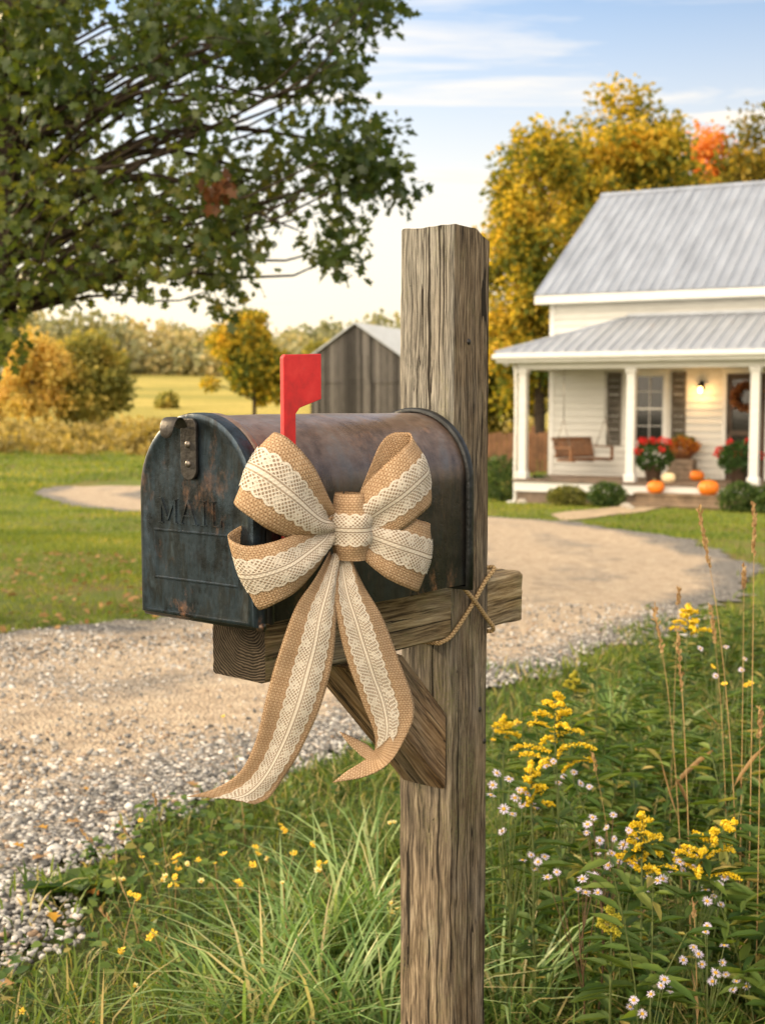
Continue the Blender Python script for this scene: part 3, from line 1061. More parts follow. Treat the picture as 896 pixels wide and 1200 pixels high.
# MAIL in raised serif letters; u runs along -y
def bar(mb, p0, p1, w, h, x0=-.0005):
    p0 = np.array(p0, float); p1 = np.array(p1, float)
    d = unit(p1 - p0); nrm_ = np.array([-d[1], d[0]])
    lo = [p0 - nrm_ * w / 2, p1 - nrm_ * w / 2, p1 + nrm_ * w / 2, p0 + nrm_ * w / 2]
    ins = min(w * .22, .0007)
    hi = [p0 - nrm_ * (w / 2 - ins) + d * ins, p1 - nrm_ * (w / 2 - ins) - d * ins, p1 + nrm_ * (w / 2 - ins) - d * ins, p0 + nrm_ * (w / 2 - ins) + d * ins]
    V = [(x0, -a, b) for a, b in lo] + [(x0 - h, -a, b) for a, b in hi]
    mb.add(V, [(4, 5, 6, 7), (0, 1, 5, 4), (1, 2, 6, 5), (2, 3, 7, 6), (3, 0, 4, 7)])


letters = {
    'M': [((.03, 0), (.03, 1), .13), ((.88, 0), (.88, 1), .16), ((.03, 1), (.45, .12), .16), ((.45, .12), (.88, 1), .11), ((-.13, .02), (.2, .02), .06), ((.70, .02), (1.06, .02), .06), ((-.13, .98), (.1, .98), .06), ((.82, .98), (1.06, .98), .06)],
    'A': [((0.0, 0), (.42, 1), .11), ((.42, 1), (.84, 0), .17), ((.16, .35), (.68, .35), .09), ((-.13, .02), (.16, .02), .06), ((.66, .02), (1.02, .02), .06)],
    'I': [((.2, 0), (.2, 1), .16), ((.02, .02), (.38, .02), .06), ((.02, .98), (.38, .98), .06)],
    'L': [((.15, 0), (.15, 1), .16), ((.0, .03), (.62, .03), .08), ((.62, .0), (.62, .28), .07), ((-.03, .98), (.33, .98), .06)],
}
Hh = .0350
u0 = -.075
for ch, adv in (('M', 1.22), ('A', 1.12), ('I', .58), ('L', .8)):
    mb = MB()
    for k, (a, b, w) in enumerate(letters[ch]):
        bar(mb, (u0 + (a[0] + .13) * Hh, .1285 + a[1] * Hh), (u0 + (b[0] + .13) * Hh, .1285 + b[1] * Hh), w * Hh, .0024 + .00011 * k)
    part('letter', fix_normals(mb.mesh('letter_' + ch)), M['door_metal'], door)
    u0 += adv * Hh
# latch strap with two rivets and a curled tongue
lm = MB()
poly = []
for i in range(13):
    a = PI + PI * i / 12
    poly.append((.0155 * math.cos(a), .2065 + .0155 * math.sin(a)))
poly += [(.0155, .268), (.010, .2765), (-.010, .2765), (-.0155, .268)]
poly = [(p[0] + .004, p[1]) for p in poly]
lm.prism(poly, -.0085, -.0035, 'x')
latch = part('latch', fix_normals(lm.mesh('latch')), M['latch_metal'], door)
bm_ = latch.modifiers.new('bv', 'BEVEL'); bm_.width = .0012; bm_.segments = 2; bm_.limit_method = 'ANGLE'
tg = []
tm = MB()
prof = [(-.0085, .262), (-.012, .272), (-.019, .2795), (-.028, .279), (-.034, .272), (-.0365, .262), (-.036, .250)]
wv = [.014, .0155, .016, .0165, .0165, .0155, .010]
V = []; F = []
for i, ((x, z), w) in enumerate(zip(prof, wv)):
    V += [(x, .018 - w, z), (x, .018 + w, z), (x + .0026, .018 + w, z - .0026), (x + .0026, .018 - w, z - .0026)]
for i in range(len(prof) - 1):
    for k in range(4):
        F.append((i * 4 + k, i * 4 + (k + 1) % 4, (i + 1) * 4 + (k + 1) % 4, (i + 1) * 4 + k))
F += [(0, 1, 2, 3), tuple(len(V) - 4 + k for k in range(4))]
tm.add(V, F)
o = part('tongue', fix_normals(tm.mesh('tongue', True)), M['latch_metal'], door)
o.modifiers.new('sub', 'SUBSURF').levels = 2; o.modifiers['sub'].render_levels = 2
for z in (.214, .241):
    prof = [(.0052, 0), (.005, .0012), (.0036, .0026), (.0018, .0033), (0.0001, .0035)]
    rm = MB().lathe(prof, 14)
    for i, v in enumerate(rm.v):
        rm.v[i] = (-.0085 - v[2], .004 + v[0], z + v[1])
    part('rivet', fix_normals(rm.mesh('rivet', True)), M['rivet'], door)
# lower hinge curl of the door by the near bottom corner
hm = MB().tube([(.012, -.118, -.004), (.012, .118, -.004)], .0058, 12)
part('hinge', fix_normals(hm.mesh('hinge', True)), M['box_metal'], mailbox)
# flag: staff and head one plate with painted edges
fl = [(.052, .040), (.052, .359), (.056, .363), (.1285, .366), (.1285, .303), (.084, .291), (.076, .283), (.076, .040)]
fm = MB(); fm.prism(fl, -.1205, -.1135, 'y')
# prism makes (p0, a, p1): x = p0, z = p1
me = fix_normals(fm.mesh('flag'))
flag = part('flag', me, [M['red'], M['red_edge']], mailbox)
for p in me.polygons:
    if abs(p.normal.y) < .5: p.material_index = 1
bv = flag.modifiers.new('bv', 'BEVEL'); bv.width = .0012; bv.segments = 2; bv.limit_method = 'ANGLE'
pv = MB().lathe([(.011, 0), (.011, .003), (.008, .006), (.0001, .0065)], 16)
for i, v in enumerate(pv.v):
    pv.v[i] = (.0645 + v[0], -.1205 - v[2], .06 + v[1])
part('pivot', fix_normals(pv.mesh('pivot', True)), M['rivet'], flag)

# ------------------------------------------------------------------ post, arm, brace
def timber(L, w, d, seed, segs=60, per=9, rough=.0016, cracks=(), rad=.006, top=None, z0=0.0):
    """rounded rectangular timber along +z, with grain grooves and open checks as real relief"""
    ring = []
    hw, hd = w / 2, d / 2
    corners = [(hw, hd), (-hw, hd), (-hw, -hd), (hw, -hd)]
    per_pts = []
    for c in range(4):
        cx, cy = corners[c]
        sx, sy = math.copysign(1, cx), math.copysign(1, cy)
        a0 = {(1, 1): 0, (-1, 1): PI / 2, (-1, -1): PI, (1, -1): 1.5 * PI}[(int(sx), int(sy))]
        for k in range(4):
            a = a0 + PI / 2 * k / 3
            per_pts.append((cx - sx * rad + rad * math.cos(a), cy - sy * rad + rad * math.sin(a), math.cos(a), math.sin(a)))
        nx2, ny2 = corners[(c + 1) % 4]
        a = a0 + PI / 2
        sx2, sy2 = math.copysign(1, nx2), math.copysign(1, ny2)
        p0 = np.array(per_pts[-1][:2]); p1 = np.array([nx2 - sx2 * rad + rad * math.cos(a), ny2 - sy2 * rad + rad * math.sin(a)])
        for k in range(1, per):
            q_ = p0 + (p1 - p0) * k / per
            per_pts.append((q_[0], q_[1], math.cos(a), math.sin(a)))
    n = len(per_pts)
    V = []; F = []
    for i in range(segs + 1):
        z = L * i / segs
        for (x, y, nx, ny) in per_pts:
            gro = mnoise.fractal(Vector((x * 130 + seed, y * 130, z * 2.2)), 1.0, 2.0, 3)
            big = mnoise.noise(Vector((x * 9 + seed, y * 9, z * 2.5)))
            dd = rough * (gro * .8) + .0018 * big
            # worn, chipped arrises
            if abs(nx) > .05 and abs(ny) > .05:
                dd -= .0035 * max(0, mnoise.noise(Vector((seed + x * 20, y * 20, z * 14))) + .05)
            zz = z
            if i == segs and top is not None:
                zz = z + top(x, y)
            elif top is not None and i == segs - 1:
                zz = z + .5 * top(x, y)
            V.append((x + nx * dd, y + ny * dd, zz))
    for i in range(segs):
        for k in range(n):
            k2 = (k + 1) % n
            F.append((i * n + k, i * n + k2, (i + 1) * n + k2, (i + 1) * n + k))
    # end faces with an inner ring
    for i in (0, segs):
        b = len(V)
        for k in range(n):
            v = V[i * n + k]
            V.append((v[0] * .5, v[1] * .5, v[2] + (-.002 if i else .002)))
        for k in range(n):
            k2 = (k + 1) % n
            F.append((i * n + k, i * n + k2, b + k2, b + k))
        F.append(tuple(b + k for k in range(n)))
    return fix_normals(MB().add(V, F).mesh('timber', True))


PW = .112
ps = .528 + PW / 2
pc = frame(ps, 0)
ptop = 1.672
post = thing('mailbox_post', 'weathered grey and brown timber post with arm and diagonal brace, carrying the mailbox', 'post', (pc[0], pc[1], float(zt(pc[0], pc[1]))), ROT)
topf = lambda x, y: .004 * mnoise.noise(Vector((x * 40, y * 40, 3))) - max(0, x - .012) * .38 - max(0, x - .012) * max(0, -y + .01) * 2.0
o = part('upright', timber(ptop + .3, PW, PW, 3.3, 130, 16, top=topf), M['post'], post, (0, 0, -.3))
es = o.modifiers.new('es', 'EDGE_SPLIT'); es.split_angle = R(50)
ARH, ARW = .092, .106
o = part('arm', timber(.672, ARH, ARW, 9.1, 60, 12, rough=.002), [M['arm'], M['endgrain']], post, (.080 - ps, 0, ZB - ARH / 2 - .009 - post.location.z), (0, PI / 2, 0))
es = o.modifiers.new('es', 'EDGE_SPLIT'); es.split_angle = R(50)
for p in o.data.polygons:
    if p.center.z < .004 and abs(p.normal.z) > .8: p.material_index = 1
# brace: mitred 45 degree timber; its outline lies in the (s, z) plane
bz = lambda v: v - post.location.z
s1 = -PW / 2 - .001
brace_poly = [(s1, bz(.733)), (s1, bz(.868)), (s1 - .122, bz(.990)), (s1 - .257, bz(.990))]
def brace_mesh():
    # build along local z so the grain follows its length, then rotate with the object
    c = np.array([(s1 - .115), bz(.872)])
    a = R(-45)
    V2 = []
    for p in brace_poly:
        d = np.array(p) - c
        # local z axis direction = (-1,1)/sqrt2 in (s,z); local x = (1,1)/sqrt2
        lz = (-d[0] + d[1]) / math.sqrt(2); lx = (d[0] + d[1]) / math.sqrt(2)
        V2.append((lx, lz))
    import bmesh
    mb = MB(); n = len(V2); w = .048
    mb.add([(x, -w, z) for x, z in V2] + [(x, w, z) for x, z in V2], [tuple(range(n))[::-1], tuple(range(n, 2 * n))] + [(i, (i + 1) % n, n + (i + 1) % n, n + i) for i in range(n)])
    me = fix_normals(mb.mesh('brace'))
    b = bmesh.new(); b.from_mesh(me)
    bmesh.ops.bevel(b, geom=b.edges[:], offset=.004, segments=2, affect='EDGES')
    bmesh.ops.triangulate(b, faces=b.faces[:])
    bmesh.ops.subdivide_edges(b, edges=b.edges[:], cuts=4, use_grid_fill=True)
    for v in b.verts:
        v.co += v.normal * (.0012 * mnoise.fractal(Vector((v.co.x * 120, v.co.y * 120, v.co.z * 3)), 1, 2, 3))
    b.to_mesh(me); b.free()
    return me, c


bme, bc = brace_mesh()
o = part('brace', bme, M['brace'], post, (bc[0], 0, bc[1]), (0, R(-45), 0))
# bolt heads on the brace and post
for (s, z, y) in ((.03, .86, -.0565), (.045, .80, -.0565), (-.01, 1.50, -.0565)):
    bm2 = MB().lathe([(.0055, 0), (.005, .0015), (.003, .003), (.0001, .0032)], 12)
    for i, v in enumerate(bm2.v):
        bm2.v[i] = (s + v[0], y - v[2] + .001, bz(z) + v[1])
    part('nail', fix_normals(bm2.mesh('nail', True)), M['latch_metal'], post)

# twine lashed across the post where the arm passes
def tube_uv(P, r, n=8):
    V, F = tube_geo(P, r, n, True)
    P = np.asarray(P); L = np.concatenate([[0], np.cumsum(np.linalg.norm(np.diff(P, axis=0), axis=1))])
    uv = [(L[i], k / n) for i in range(len(P)) for k in range(n)]
    return V, F, uv


tw = thing('twine', 'tan jute twine lashed in an X where the arm crosses the post', 'twine', (pc[0], pc[1], ZB), ROT)
h = PW / 2 + .0045
zl, zh = -.098, .002
paths = [
    [(-h - .03, -h + .004, zl - .006), (-h - .002, -h - .001, zl + .004), (-h * .2, -h - .0025, -.055), (h * .6, -h - .002, -.012), (h + .003, -h - .001, zh + .006), (h + .004, -h + .03, zh + .004), (h + .004, h, zh), (h - .03, h + .004, -.02), (-h, h + .004, -.085), (-h - .03, h, zl - .006), (-h - .03, 0, zl - .008), (-h - .03, -h + .004, zl - .006)],
    [(-h - .006, -h + .02, zh + .004), (-h + .004, -h - .0015, zh - .001), (-h * .2, -h - .008, -.036), (h * .6, -h - .003, -.075), (h + .002, -h - .001, zl - .001), (h + .005, -h + .02, zl - .009), (h + .005, h, zl - .009), (0, h + .005, -.05), (-h, h + .005, zh), (-h - .006, h * .4, zh + .004), (-h - .006, -h + .02, zh + .004)]]
for p in paths:
    P = catmull(p, 90)
    V, F, uv = tube_uv(P, .0038)
    part('strand', np_mesh('strand', V, F, True, uv), M['twine'], tw)

# ------------------------------------------------------------------ ribbon bow
YAW = R(24)
E1 = np.array([math.cos(YAW), math.sin(YAW), 0]); NB = np.array([math.sin(YAW), -math.cos(YAW), 0])
kn = at(403, 613, 1.785)
bow = thing('ribbon_bow', 'burlap ribbon bow with cream lace trim tied on the side of the mailbox', 'bow', kn, YAW)
bow_inv = Matrix.Rotation(-YAW, 3, 'Z')


def bp(u, v, off):
    """bow-local point seen in direction (u,v), 'off' metres proud of the bow plane"""
    r = ray(u, v); o0 = np.array([0, 0, EYE])
    q0 = kn + NB * off
    t = ((q0 - o0) @ NB) / (r @ NB)
    p = o0 + r * t - kn
    return np.array(bow_inv @ Vector(p))


def ribbon(name, A_, B_, parent, n=54, m=16, bulge=0.0, lace=True, lace_rng=(0, 1), lace_sign=1, pleat=None, lace_w=(.21, .81), notch=0.0):
    Ea = catmull([bp(*p) for p in A_], n); Eb = catmull([bp(*p) for p in B_], n)
    mid = (Ea + Eb) / 2
    Lc = np.concatenate([[0], np.cumsum(np.linalg.norm(np.diff(mid, axis=0), axis=1))])
    T = unit(np.gradient(mid, axis=0))
    W = unit(Eb - Ea)
    Nn = unit(np.cross(T, W))
    bulge = abs(bulge) * (1 if Nn[int(n * .28)][1] < 0 else -1)      # belly outwards
    prf = np.interp(np.arange(n) / (n - 1), [0, .12, .3, .5, .7, 1], [.2, .8, 1.2, .7, .5, .2])
    grid = np.zeros((n, m + 1, 3)); uv = np.zeros((n, m + 1, 2))
    tt0 = np.linspace(0, 1, n)
    wid = np.linalg.norm(Eb - Ea, axis=1)
    for j in range(m + 1):
        s = j / m
        prof = bulge * (1 - (2 * s - 1) ** 2)
        pl = 0.0
        if pleat is not None:
            pl = pleat[0] * np.interp(np.arange(n) / (n - 1), pleat[1], pleat[2]) * math.cos(2 * PI * s * 1.5)
        rip = np.array([.0038 * mnoise.noise(Vector((Lc[i] * 20 + (A_[1][1] % 7), s * 2.8, 1.7 + (A_[0][0] % 13)))) for i in range(n)])
        grid[:, j] = Ea + (Eb - Ea) * s + Nn * (prof * prf + pl + rip)[:, None] if not np.isscalar(pl) else Ea + (Eb - Ea) * s + Nn * (prof + rip)[:, None]
        uv[:, j, 0] = Lc; uv[:, j, 1] = (s - .5) * .092
        if notch:
            # swallow-tail cut: the middle of the ribbon ends earlier than its edges
            tj = tt0 * (1 - notch * (1 - abs(2 * s - 1)) - .006 * rng.uniform())
            grid[:, j] = np.stack([np.interp(tj, tt0, grid[:, j, c]) for c in range(3)], 1)
            uv[:, j, 0] = np.interp(tj, tt0, Lc)
    ids = np.arange(n * (m + 1)).reshape(n, m + 1)
    Fq = np.stack([ids[:-1, :-1], ids[1:, :-1], ids[1:, 1:], ids[:-1, 1:]], -1).reshape(-1, 4)
    o = part(name, np_mesh(name, grid.reshape(-1, 3), Fq, True, uv.reshape(-1, 2)), M['burlap'], parent)
    sm = o.modifiers.new('th', 'SOLIDIFY'); sm.thickness = .0014; sm.offset = 0
    if lace:
        i0, i1 = int(lace_rng[0] * (n - 1)), int(lace_rng[1] * (n - 1)) + 1
        ml = 10
        g2 = np.zeros((i1 - i0, ml + 1, 3)); u2 = np.zeros((i1 - i0, ml + 1, 2))
        Gn = np.cross(np.gradient(grid, axis=0), np.gradient(grid, axis=1)); Gn = unit(Gn)
        q0 = int(n * .28)
        lace_sign = 1 if Gn[q0, m // 2][1] < 0 else -1      # trim is sewn on the outer side
        for j in range(ml + 1):
            s = lace_w[0] + (lace_w[1] - lace_w[0]) * j / ml
            x = s * m; a = min(int(x), m - 1); f = x - a
            pos = grid[i0:i1, a] * (1 - f) + grid[i0:i1, a + 1] * f
            g2[:, j] = pos + Gn[i0:i1, a] * (.0024 * lace_sign)
            u2[:, j, 0] = Lc[i0:i1]; u2[:, j, 1] = j / ml - .5
        ids = np.arange((i1 - i0) * (ml + 1)).reshape(i1 - i0, ml + 1)
        Fq = np.stack([ids[:-1, :-1], ids[1:, :-1], ids[1:, 1:], ids[:-1, 1:]], -1).reshape(-1, 4)
        part('lace', np_mesh('lace', g2.reshape(-1, 3), Fq, True, u2.reshape(-1, 2)), M['lace'], o)
    return o


# each loop: stations along the ribbon, edge A (upper) and edge B (lower); front of the loop first, then round the end and back
PLE = (.0062, [0, .18, .4, 1], [1, .6, 0, 0])
# upper left
ribbon('loop', [(388, 598, .030), (380, 575, .048), (362, 540, .062), (338, 514, .058), (321, 506, .040), (323, 512, .016), (345, 535, .006), (390, 600, .006)],
       [(384, 628, .026), (352, 634, .046), (318, 622, .064), (290, 604, .062), (276, 592, .044), (282, 588, .018), (310, 596, .006), (390, 622, .006)], bow, bulge=.013, lace_rng=(0, .62), pleat=PLE, lace_w=(.24, .79))
# lower left
ribbon('loop', [(386, 604, .024), (362, 618, .040), (325, 633, .058), (292, 640, .058), (272, 634, .040), (272, 623, .018), (305, 610, .006), (392, 606, .004)],
       [(388, 638, .022), (378, 660, .040), (352, 690, .058), (325, 706, .060), (305, 714, .044), (306, 700, .018), (335, 670, .006), (392, 628, .004)], bow, bulge=.012, lace_rng=(0, .62), pleat=PLE, lace_w=(.20, .75))
# upper right
ribbon('loop', [(414, 600, .030), (424, 574, .046), (448, 548, .058), (470, 527, .054), (481, 516, .036), (476, 507, .014), (448, 518, .004), (414, 598, .006)],
       [(420, 626, .026), (444, 630, .044), (474, 618, .058), (494, 602, .054), (504, 588, .036), (500, 570, .014), (470, 566, .004), (418, 618, .006)], bow, bulge=.012, lace_rng=(0, .62), pleat=PLE, lace_w=(.24, .79))
# lower right
ribbon('loop', [(416, 606, .022), (440, 603, .038), (470, 606, .048), (492, 611, .044), (504, 615, .028), (500, 612, .010), (470, 606, .002), (414, 608, .004)],
       [(414, 636, .020), (426, 655, .036), (450, 676, .048), (474, 688, .046), (489, 693, .030), (488, 684, .010), (462, 664, .002), (414, 630, .004)], bow, bulge=.011, lace_rng=(0, .62), pleat=PLE, lace_w=(.20, .74))
# tails
ribbon('tail', [(384, 648, .018), (366, 680, .040), (345, 712, .048), (328, 758, .048), (312, 815, .042), (299, 868, .030), (280, 905, .018), (252, 924, .010), (218, 934, .006)],
       [(400, 652, .018), (396, 690, .040), (394, 730, .052), (390, 775, .056), (375, 830, .054), (352, 880, .044), (330, 915, .034), (315, 935, .028), (298, 943, .026)], bow, n=64, bulge=-.004, lace_sign=-1, pleat=(.005, [0, .2, .45, 1], [1, .7, .25, .3]), lace_w=(.30, .86), notch=.035)
ribbon('tail', [(396, 650, .020), (390, 690, .038), (396, 735, .046), (408, 780, .046), (425, 825, .044), (438, 858, .040), (440, 880, .028), (428, 872, .008), (396, 857, -.006)],
       [(412, 650, .020), (430, 690, .038), (452, 730, .046), (470, 780, .048), (485, 825, .050), (478, 858, .056), (455, 893, .062), (425, 910, .050), (389, 917, .036)], bow, n=70, bulge=.005, lace_sign=1, lace_rng=(0, .74), pleat=(.005, [0, .2, .45, 1], [1, .7, .2, .2]), lace_w=(.10, .66), notch=.135)
# centre knot: a barrel of ribbon
def knot():
    n, m = 40, 18
    V = np.zeros((n, m + 1, 3)); uv = np.zeros((n, m + 1, 2))
    for j in range(m + 1):
        s = j / m
        z = (.5 - s) * .092 - .002
        wv = np.interp(s, [0, .12, .35, .6, .85, 1], [.0175, .0205, .0265, .0275, .0235, .020])
        dv = np.interp(s, [0, .12, .35, .6, .85, 1], [.028, .033, .040, .041, .035, .028])
        for i in range(n):
            a = -PI * 1.02 + 2 * PI * .98 * i / (n - 1) + PI / 2 * 0
            fold = 1 + .05 * math.sin(s * 19 + 1.2 * math.sin(a * 2)) + .03 * mnoise.noise(Vector((a * 2, s * 5, 2)))
            V[i, j] = (wv * math.sin(a) * fold, -dv * math.cos(a) * fold - .022, z)
            uv[i, j] = (a * .028, (s - .5) * .092)
    ids = np.arange(n * (m + 1)).reshape(n, m + 1)
    Fq = np.stack([ids[:-1, :-1], ids[1:, :-1], ids[1:, 1:], ids[:-1, 1:]], -1).reshape(-1, 4)
    o = part('knot', np_mesh('knot', V.reshape(-1, 3), Fq, True, uv.reshape(-1, 2)), M['burlap'], bow)
    a0, b0 = 5, 14
    G = V[:, a0:b0 + 1].copy()
    c = np.array([0, -.022, 0])
    d = G - c; d[..., 2] = 0
    G += unit(d) * .0022
    u2 = uv[:, a0:b0 + 1].copy(); u2[..., 1] = (np.arange(b0 - a0 + 1) / (b0 - a0) - .5)[None, :]
    ids = np.arange(n * (b0 - a0 + 1)).reshape(n, -1)
    Fq = np.stack([ids[:-1, :-1], ids[1:, :-1], ids[1:, 1:], ids[:-1, 1:]], -1).reshape(-1, 4)
    part('lace', np_mesh('lace', G.reshape(-1, 3), Fq, True, u2.reshape(-1, 2)), M['lace'], o)


knot()

# ------------------------------------------------------------------ farmhouse
TH = R(28)
col1 = at(612, 561, 27.0)
FLZ = float(col1[2])
GZ0 = -.78
house = thing('farmhouse', 'white clapboard farmhouse with grey metal roof and a columned front porch', 'house', (col1[0], col1[1], GZ0), -TH)
FL = FLZ - GZ0            # porch floor height above the ground
zl_ = lambda z: z - GZ0   # world z -> house-local z
PD = 1.8                  # porch depth
HX0, HX1 = -.08, 9.6
EAVE = zl_(3.72)
OPEN = [(1.86, 2.50, zl_(.50), zl_(1.97)), (3.82, 4.62, FL, zl_(1.97)), (6.3, 6.95, zl_(.50), zl_(1.97))]


def clap(x0, x1, z0, z1, y, opens=(), bh=.152, proud=.034):
    mb = MB()
    z = z0
    while z < z1 - 1e-4:
        zz = min(z + bh, z1)
        iv = [(x0, x1)]
        for (a, b, c, d) in opens:
            if c < zz - .01 and d > z + .01:
                nv = []
                for (p, q_) in iv:
                    if b <= p or a >= q_: nv.append((p, q_)); continue
                    if a > p: nv.append((p, a))
                    if b < q_: nv.append((b, q_))
                iv = nv
        for (p, q_) in iv:
            mb.add([(p, y - proud, z), (q_, y - proud, z), (q_, y - .002, zz), (p, y - .002, zz), (p, y, z), (q_, y, z)],
                   [(0, 1, 2, 3), (0, 4, 5, 1)])
        z = zz
    return mb


w = clap(HX0, HX1, zl_(-.60), EAVE, PD, OPEN)
part('wall', w.mesh('wall'), M['siding'], house)
# gable end walls and rear as one shell
HD = 9.0
RIDGE = zl_(6.48)
mb = MB()
ymid = PD + HD / 2 - .35
for x in (HX0, HX1):
    mb.add([(x, PD, 0), (x, PD + HD - .7, 0), (x, PD + HD - .7, EAVE), (x, ymid, RIDGE - .12), (x, PD, EAVE)], [(0, 1, 2, 3, 4)])
mb.add([(HX0, PD + HD - .7, 0), (HX1, PD + HD - .7, 0), (HX1, PD + HD - .7, EAVE), (HX0, PD + HD - .7, EAVE)], [(0, 1, 2, 3)])
part('rear_wall', mb.mesh('rear_wall'), M['siding'], house)
mb = MB()
mb.box(HX0 - .02, HX0 + .09, PD - .035, PD - .012, zl_(-.6), EAVE - .02)
mb.box(HX0 - .02, HX0 - .001, PD - .012, PD + .10, zl_(-.6), EAVE - .02)
part('corner_board', mb.mesh('corner_board'), M['trim'], house)
# roof: front and back slopes, ribs
def slope(name, x0, x1, ya, za, yb, zb, mat, rib=.23, th=.03, ribh=.028):
    mb = MB()
    d = np.array([0, yb - ya, zb - za]); L = np.linalg.norm(d); d /= L
    nn = np.array([0, -d[2], d[1]])
    if nn[2] < 0: nn = -nn
    a = np.array([0, ya, za]); b = np.array([0, yb, zb])
    def P(x, p, h): return (x, p[1] + nn[1] * h, p[2] + nn[2] * h)
    mb.add([P(x0, a, 0), P(x1, a, 0), P(x1, b, 0), P(x0, b, 0), P(x0, a, th), P(x1, a, th), P(x1, b, th), P(x0, b, th)],
           [(0, 1, 2, 3), (4, 5, 6, 7), (0, 1, 5, 4), (2, 3, 7, 6), (0, 3, 7, 4), (1, 2, 6, 5)])
    x = x0 + .03
    while x < x1 - .02:
        r0, r1 = x - .022, x + .022
        mb.add([P(r0, a, th + .001), P(x - .01, a, th + ribh), P(x + .01, a, th + ribh), P(r1, a, th + .001), P(r0, b, th + .001), P(x - .01, b, th + ribh), P(x + .01, b, th + ribh), P(r1, b, th + .001)],
               [(0, 1, 5, 4), (1, 2, 6, 5), (2, 3, 7, 6), (0, 1, 2, 3)])
        x += rib
    return part(name, fix_normals(mb.mesh(name)), mat, house)


OVX = .26
roof = slope('roof', HX0 - OVX, HX1 + OVX, PD - .35, EAVE - .02, ymid, RIDGE, M['tin'])
slope('rear_roof', HX0 - OVX, HX1 + OVX, PD + HD - .35, EAVE - .02, ymid, RIDGE, M['tin'])
mb = MB()
mb.prism([(ymid - .14, RIDGE - .03), (ymid, RIDGE + .075), (ymid + .14, RIDGE - .03)], HX0 - OVX - .01, HX1 + OVX + .01, 'x')
part('ridge_cap', fix_normals(mb.mesh('ridge_cap')), M['tin'], house)
mb = MB()
mb.box(HX0 - OVX, HX1 + OVX, PD - .355, PD - .33, EAVE - .20, EAVE - .025)
mb.box(HX0 - OVX + .02, HX1 + OVX - .02, PD - .328, PD - .004, EAVE - .19, EAVE - .165)
for x0, x1 in ((HX0 - OVX, HX0 - OVX + .025),):
    for (ya, za, yb, zb) in ((PD - .328, EAVE - .02, ymid, RIDGE - .01), (PD + HD - .35, EAVE - .02, ymid, RIDGE - .01)):
        mb.add([(x0, ya, za - .17), (x0, yb, zb - .17), (x0, yb, zb), (x0, ya, za), (x1, ya, za - .17), (x1, yb, zb - .17), (x1, yb, zb), (x1, ya, za)],
               [(0, 1, 2, 3), (4, 5, 6, 7), (0, 1, 5, 4), (2, 3, 7, 6), (0, 3, 7, 4), (1, 2, 6, 5)])
part('fascia', fix_normals(mb.mesh('fascia')), M['trim'], house)
# porch roof, hipped at the left
PO = .42
ze, zw = zl_(2.40), zl_(3.20)
mb = MB()
def porch_plane(mb):
    x0, x1 = -PO - .05, HX1 + .2
    y0, y1 = -PO, PD - .02
    k = (y1 - y0)
    A_ = [(x0, y0, ze), (x1, y0, ze), (x1, y1, zw), (x0 + k, y1, zw)]
    mb.add(A_ + [(p[0], p[1], p[2] - .04) for p in A_], [(0, 1, 2, 3), (7, 6, 5, 4), (0, 1, 5, 4)])
    L_ = [(x0, y0, ze), (x0 + k, y1, zw), (x0, y1, ze)]
    mb.add(L_ + [(p[0], p[1], p[2] - .04) for p in L_], [(0, 1, 2), (3, 4, 5), (0, 2, 5, 3)])
    x = x0 + .12
    sl = (zw - ze) / k
    while x < x1:
        ytop = min(y1, y0 + (x - x0))
        zt_ = ze + (ytop - y0) * sl
        for dx, h in ((0, .03),):
            mb.add([(x - .022, y0 - .002, ze + .001), (x - .01, y0 - .002, ze + h), (x + .01, y0 - .002, ze + h), (x + .022, y0 - .002, ze + .001),
                    (x - .022, ytop, zt_ + .001), (x - .01, ytop, zt_ + h), (x + .01, ytop, zt_ + h), (x + .022, ytop, zt_ + .001)],
                   [(0, 1, 5, 4), (1, 2, 6, 5), (2, 3, 7, 6), (0, 1, 2, 3)])
        x += .23
    # hip cap and flashing
    mb.tube([(x0, y0, ze + .015), (x0 + k, y1, zw + .015)], .03, 6)
    mb.box(x0 + k - .05, x1, y1 - .05, y1 - .004, zw + .0, zw + .07)


porch_plane(mb)
part('porch_roof', fix_normals(mb.mesh('porch_roof')), M['tin_porch'], house)
mb = MB()
mb.box(-PO - .04, HX1 + .2, -PO + .01, -PO + .035, ze - .20, ze - .045)           # fascia board
mb.box(-PO - .04, -PO - .015, -PO + .036, PD - .03, ze - .20, ze - .045)
mb.box(-PO - .10, HX1 + .2, -PO - .085, -PO + .008, ze - .135, ze - .035, .02)   # gutter
mb.box(-.12, HX1 + .1, -.10, .10, zl_(2.06), ze - .06)                           # header beam
mb.box(-.12, .10, .101, PD - .03, zl_(2.06), ze - .06)
part('porch_beam', fix_normals(mb.mesh('porch_beam')), M['trim'], house)
mb = MB(); mb.box(-.36, HX1, -.38, PD - .03, ze - .058, ze - .046)
part('porch_ceiling', mb.mesh('porch_ceiling'), M['siding'], house)
# columns
for x in (0.0, 2.33, 4.78, 7.2):
    mb = MB()
    mb.box(x - .085, x + .085, -.085, .085, FL + .001, zl_(2.058), .012)
    mb.box(x - .115, x + .115, -.115, .115, FL + .001, FL + .16, .012)
    mb.box(x - .115, x + .115, -.115, .115, zl_(1.97), zl_(2.057), .012)
    part('column', mb.mesh('column'), M['trim'], house)
# downspout at the left column
P = catmull([(-.30, -PO + .02, ze - .17), (-.28, -.30, ze - .25), (-.13, -.13, ze - .42), (-.13, -.12, FL), (-.13, -.13, .1), (-.25, -.22, .05)], 40)
part('downspout', MB().tube(P, .032, 10).mesh('downspout', True), M['trim'], house)
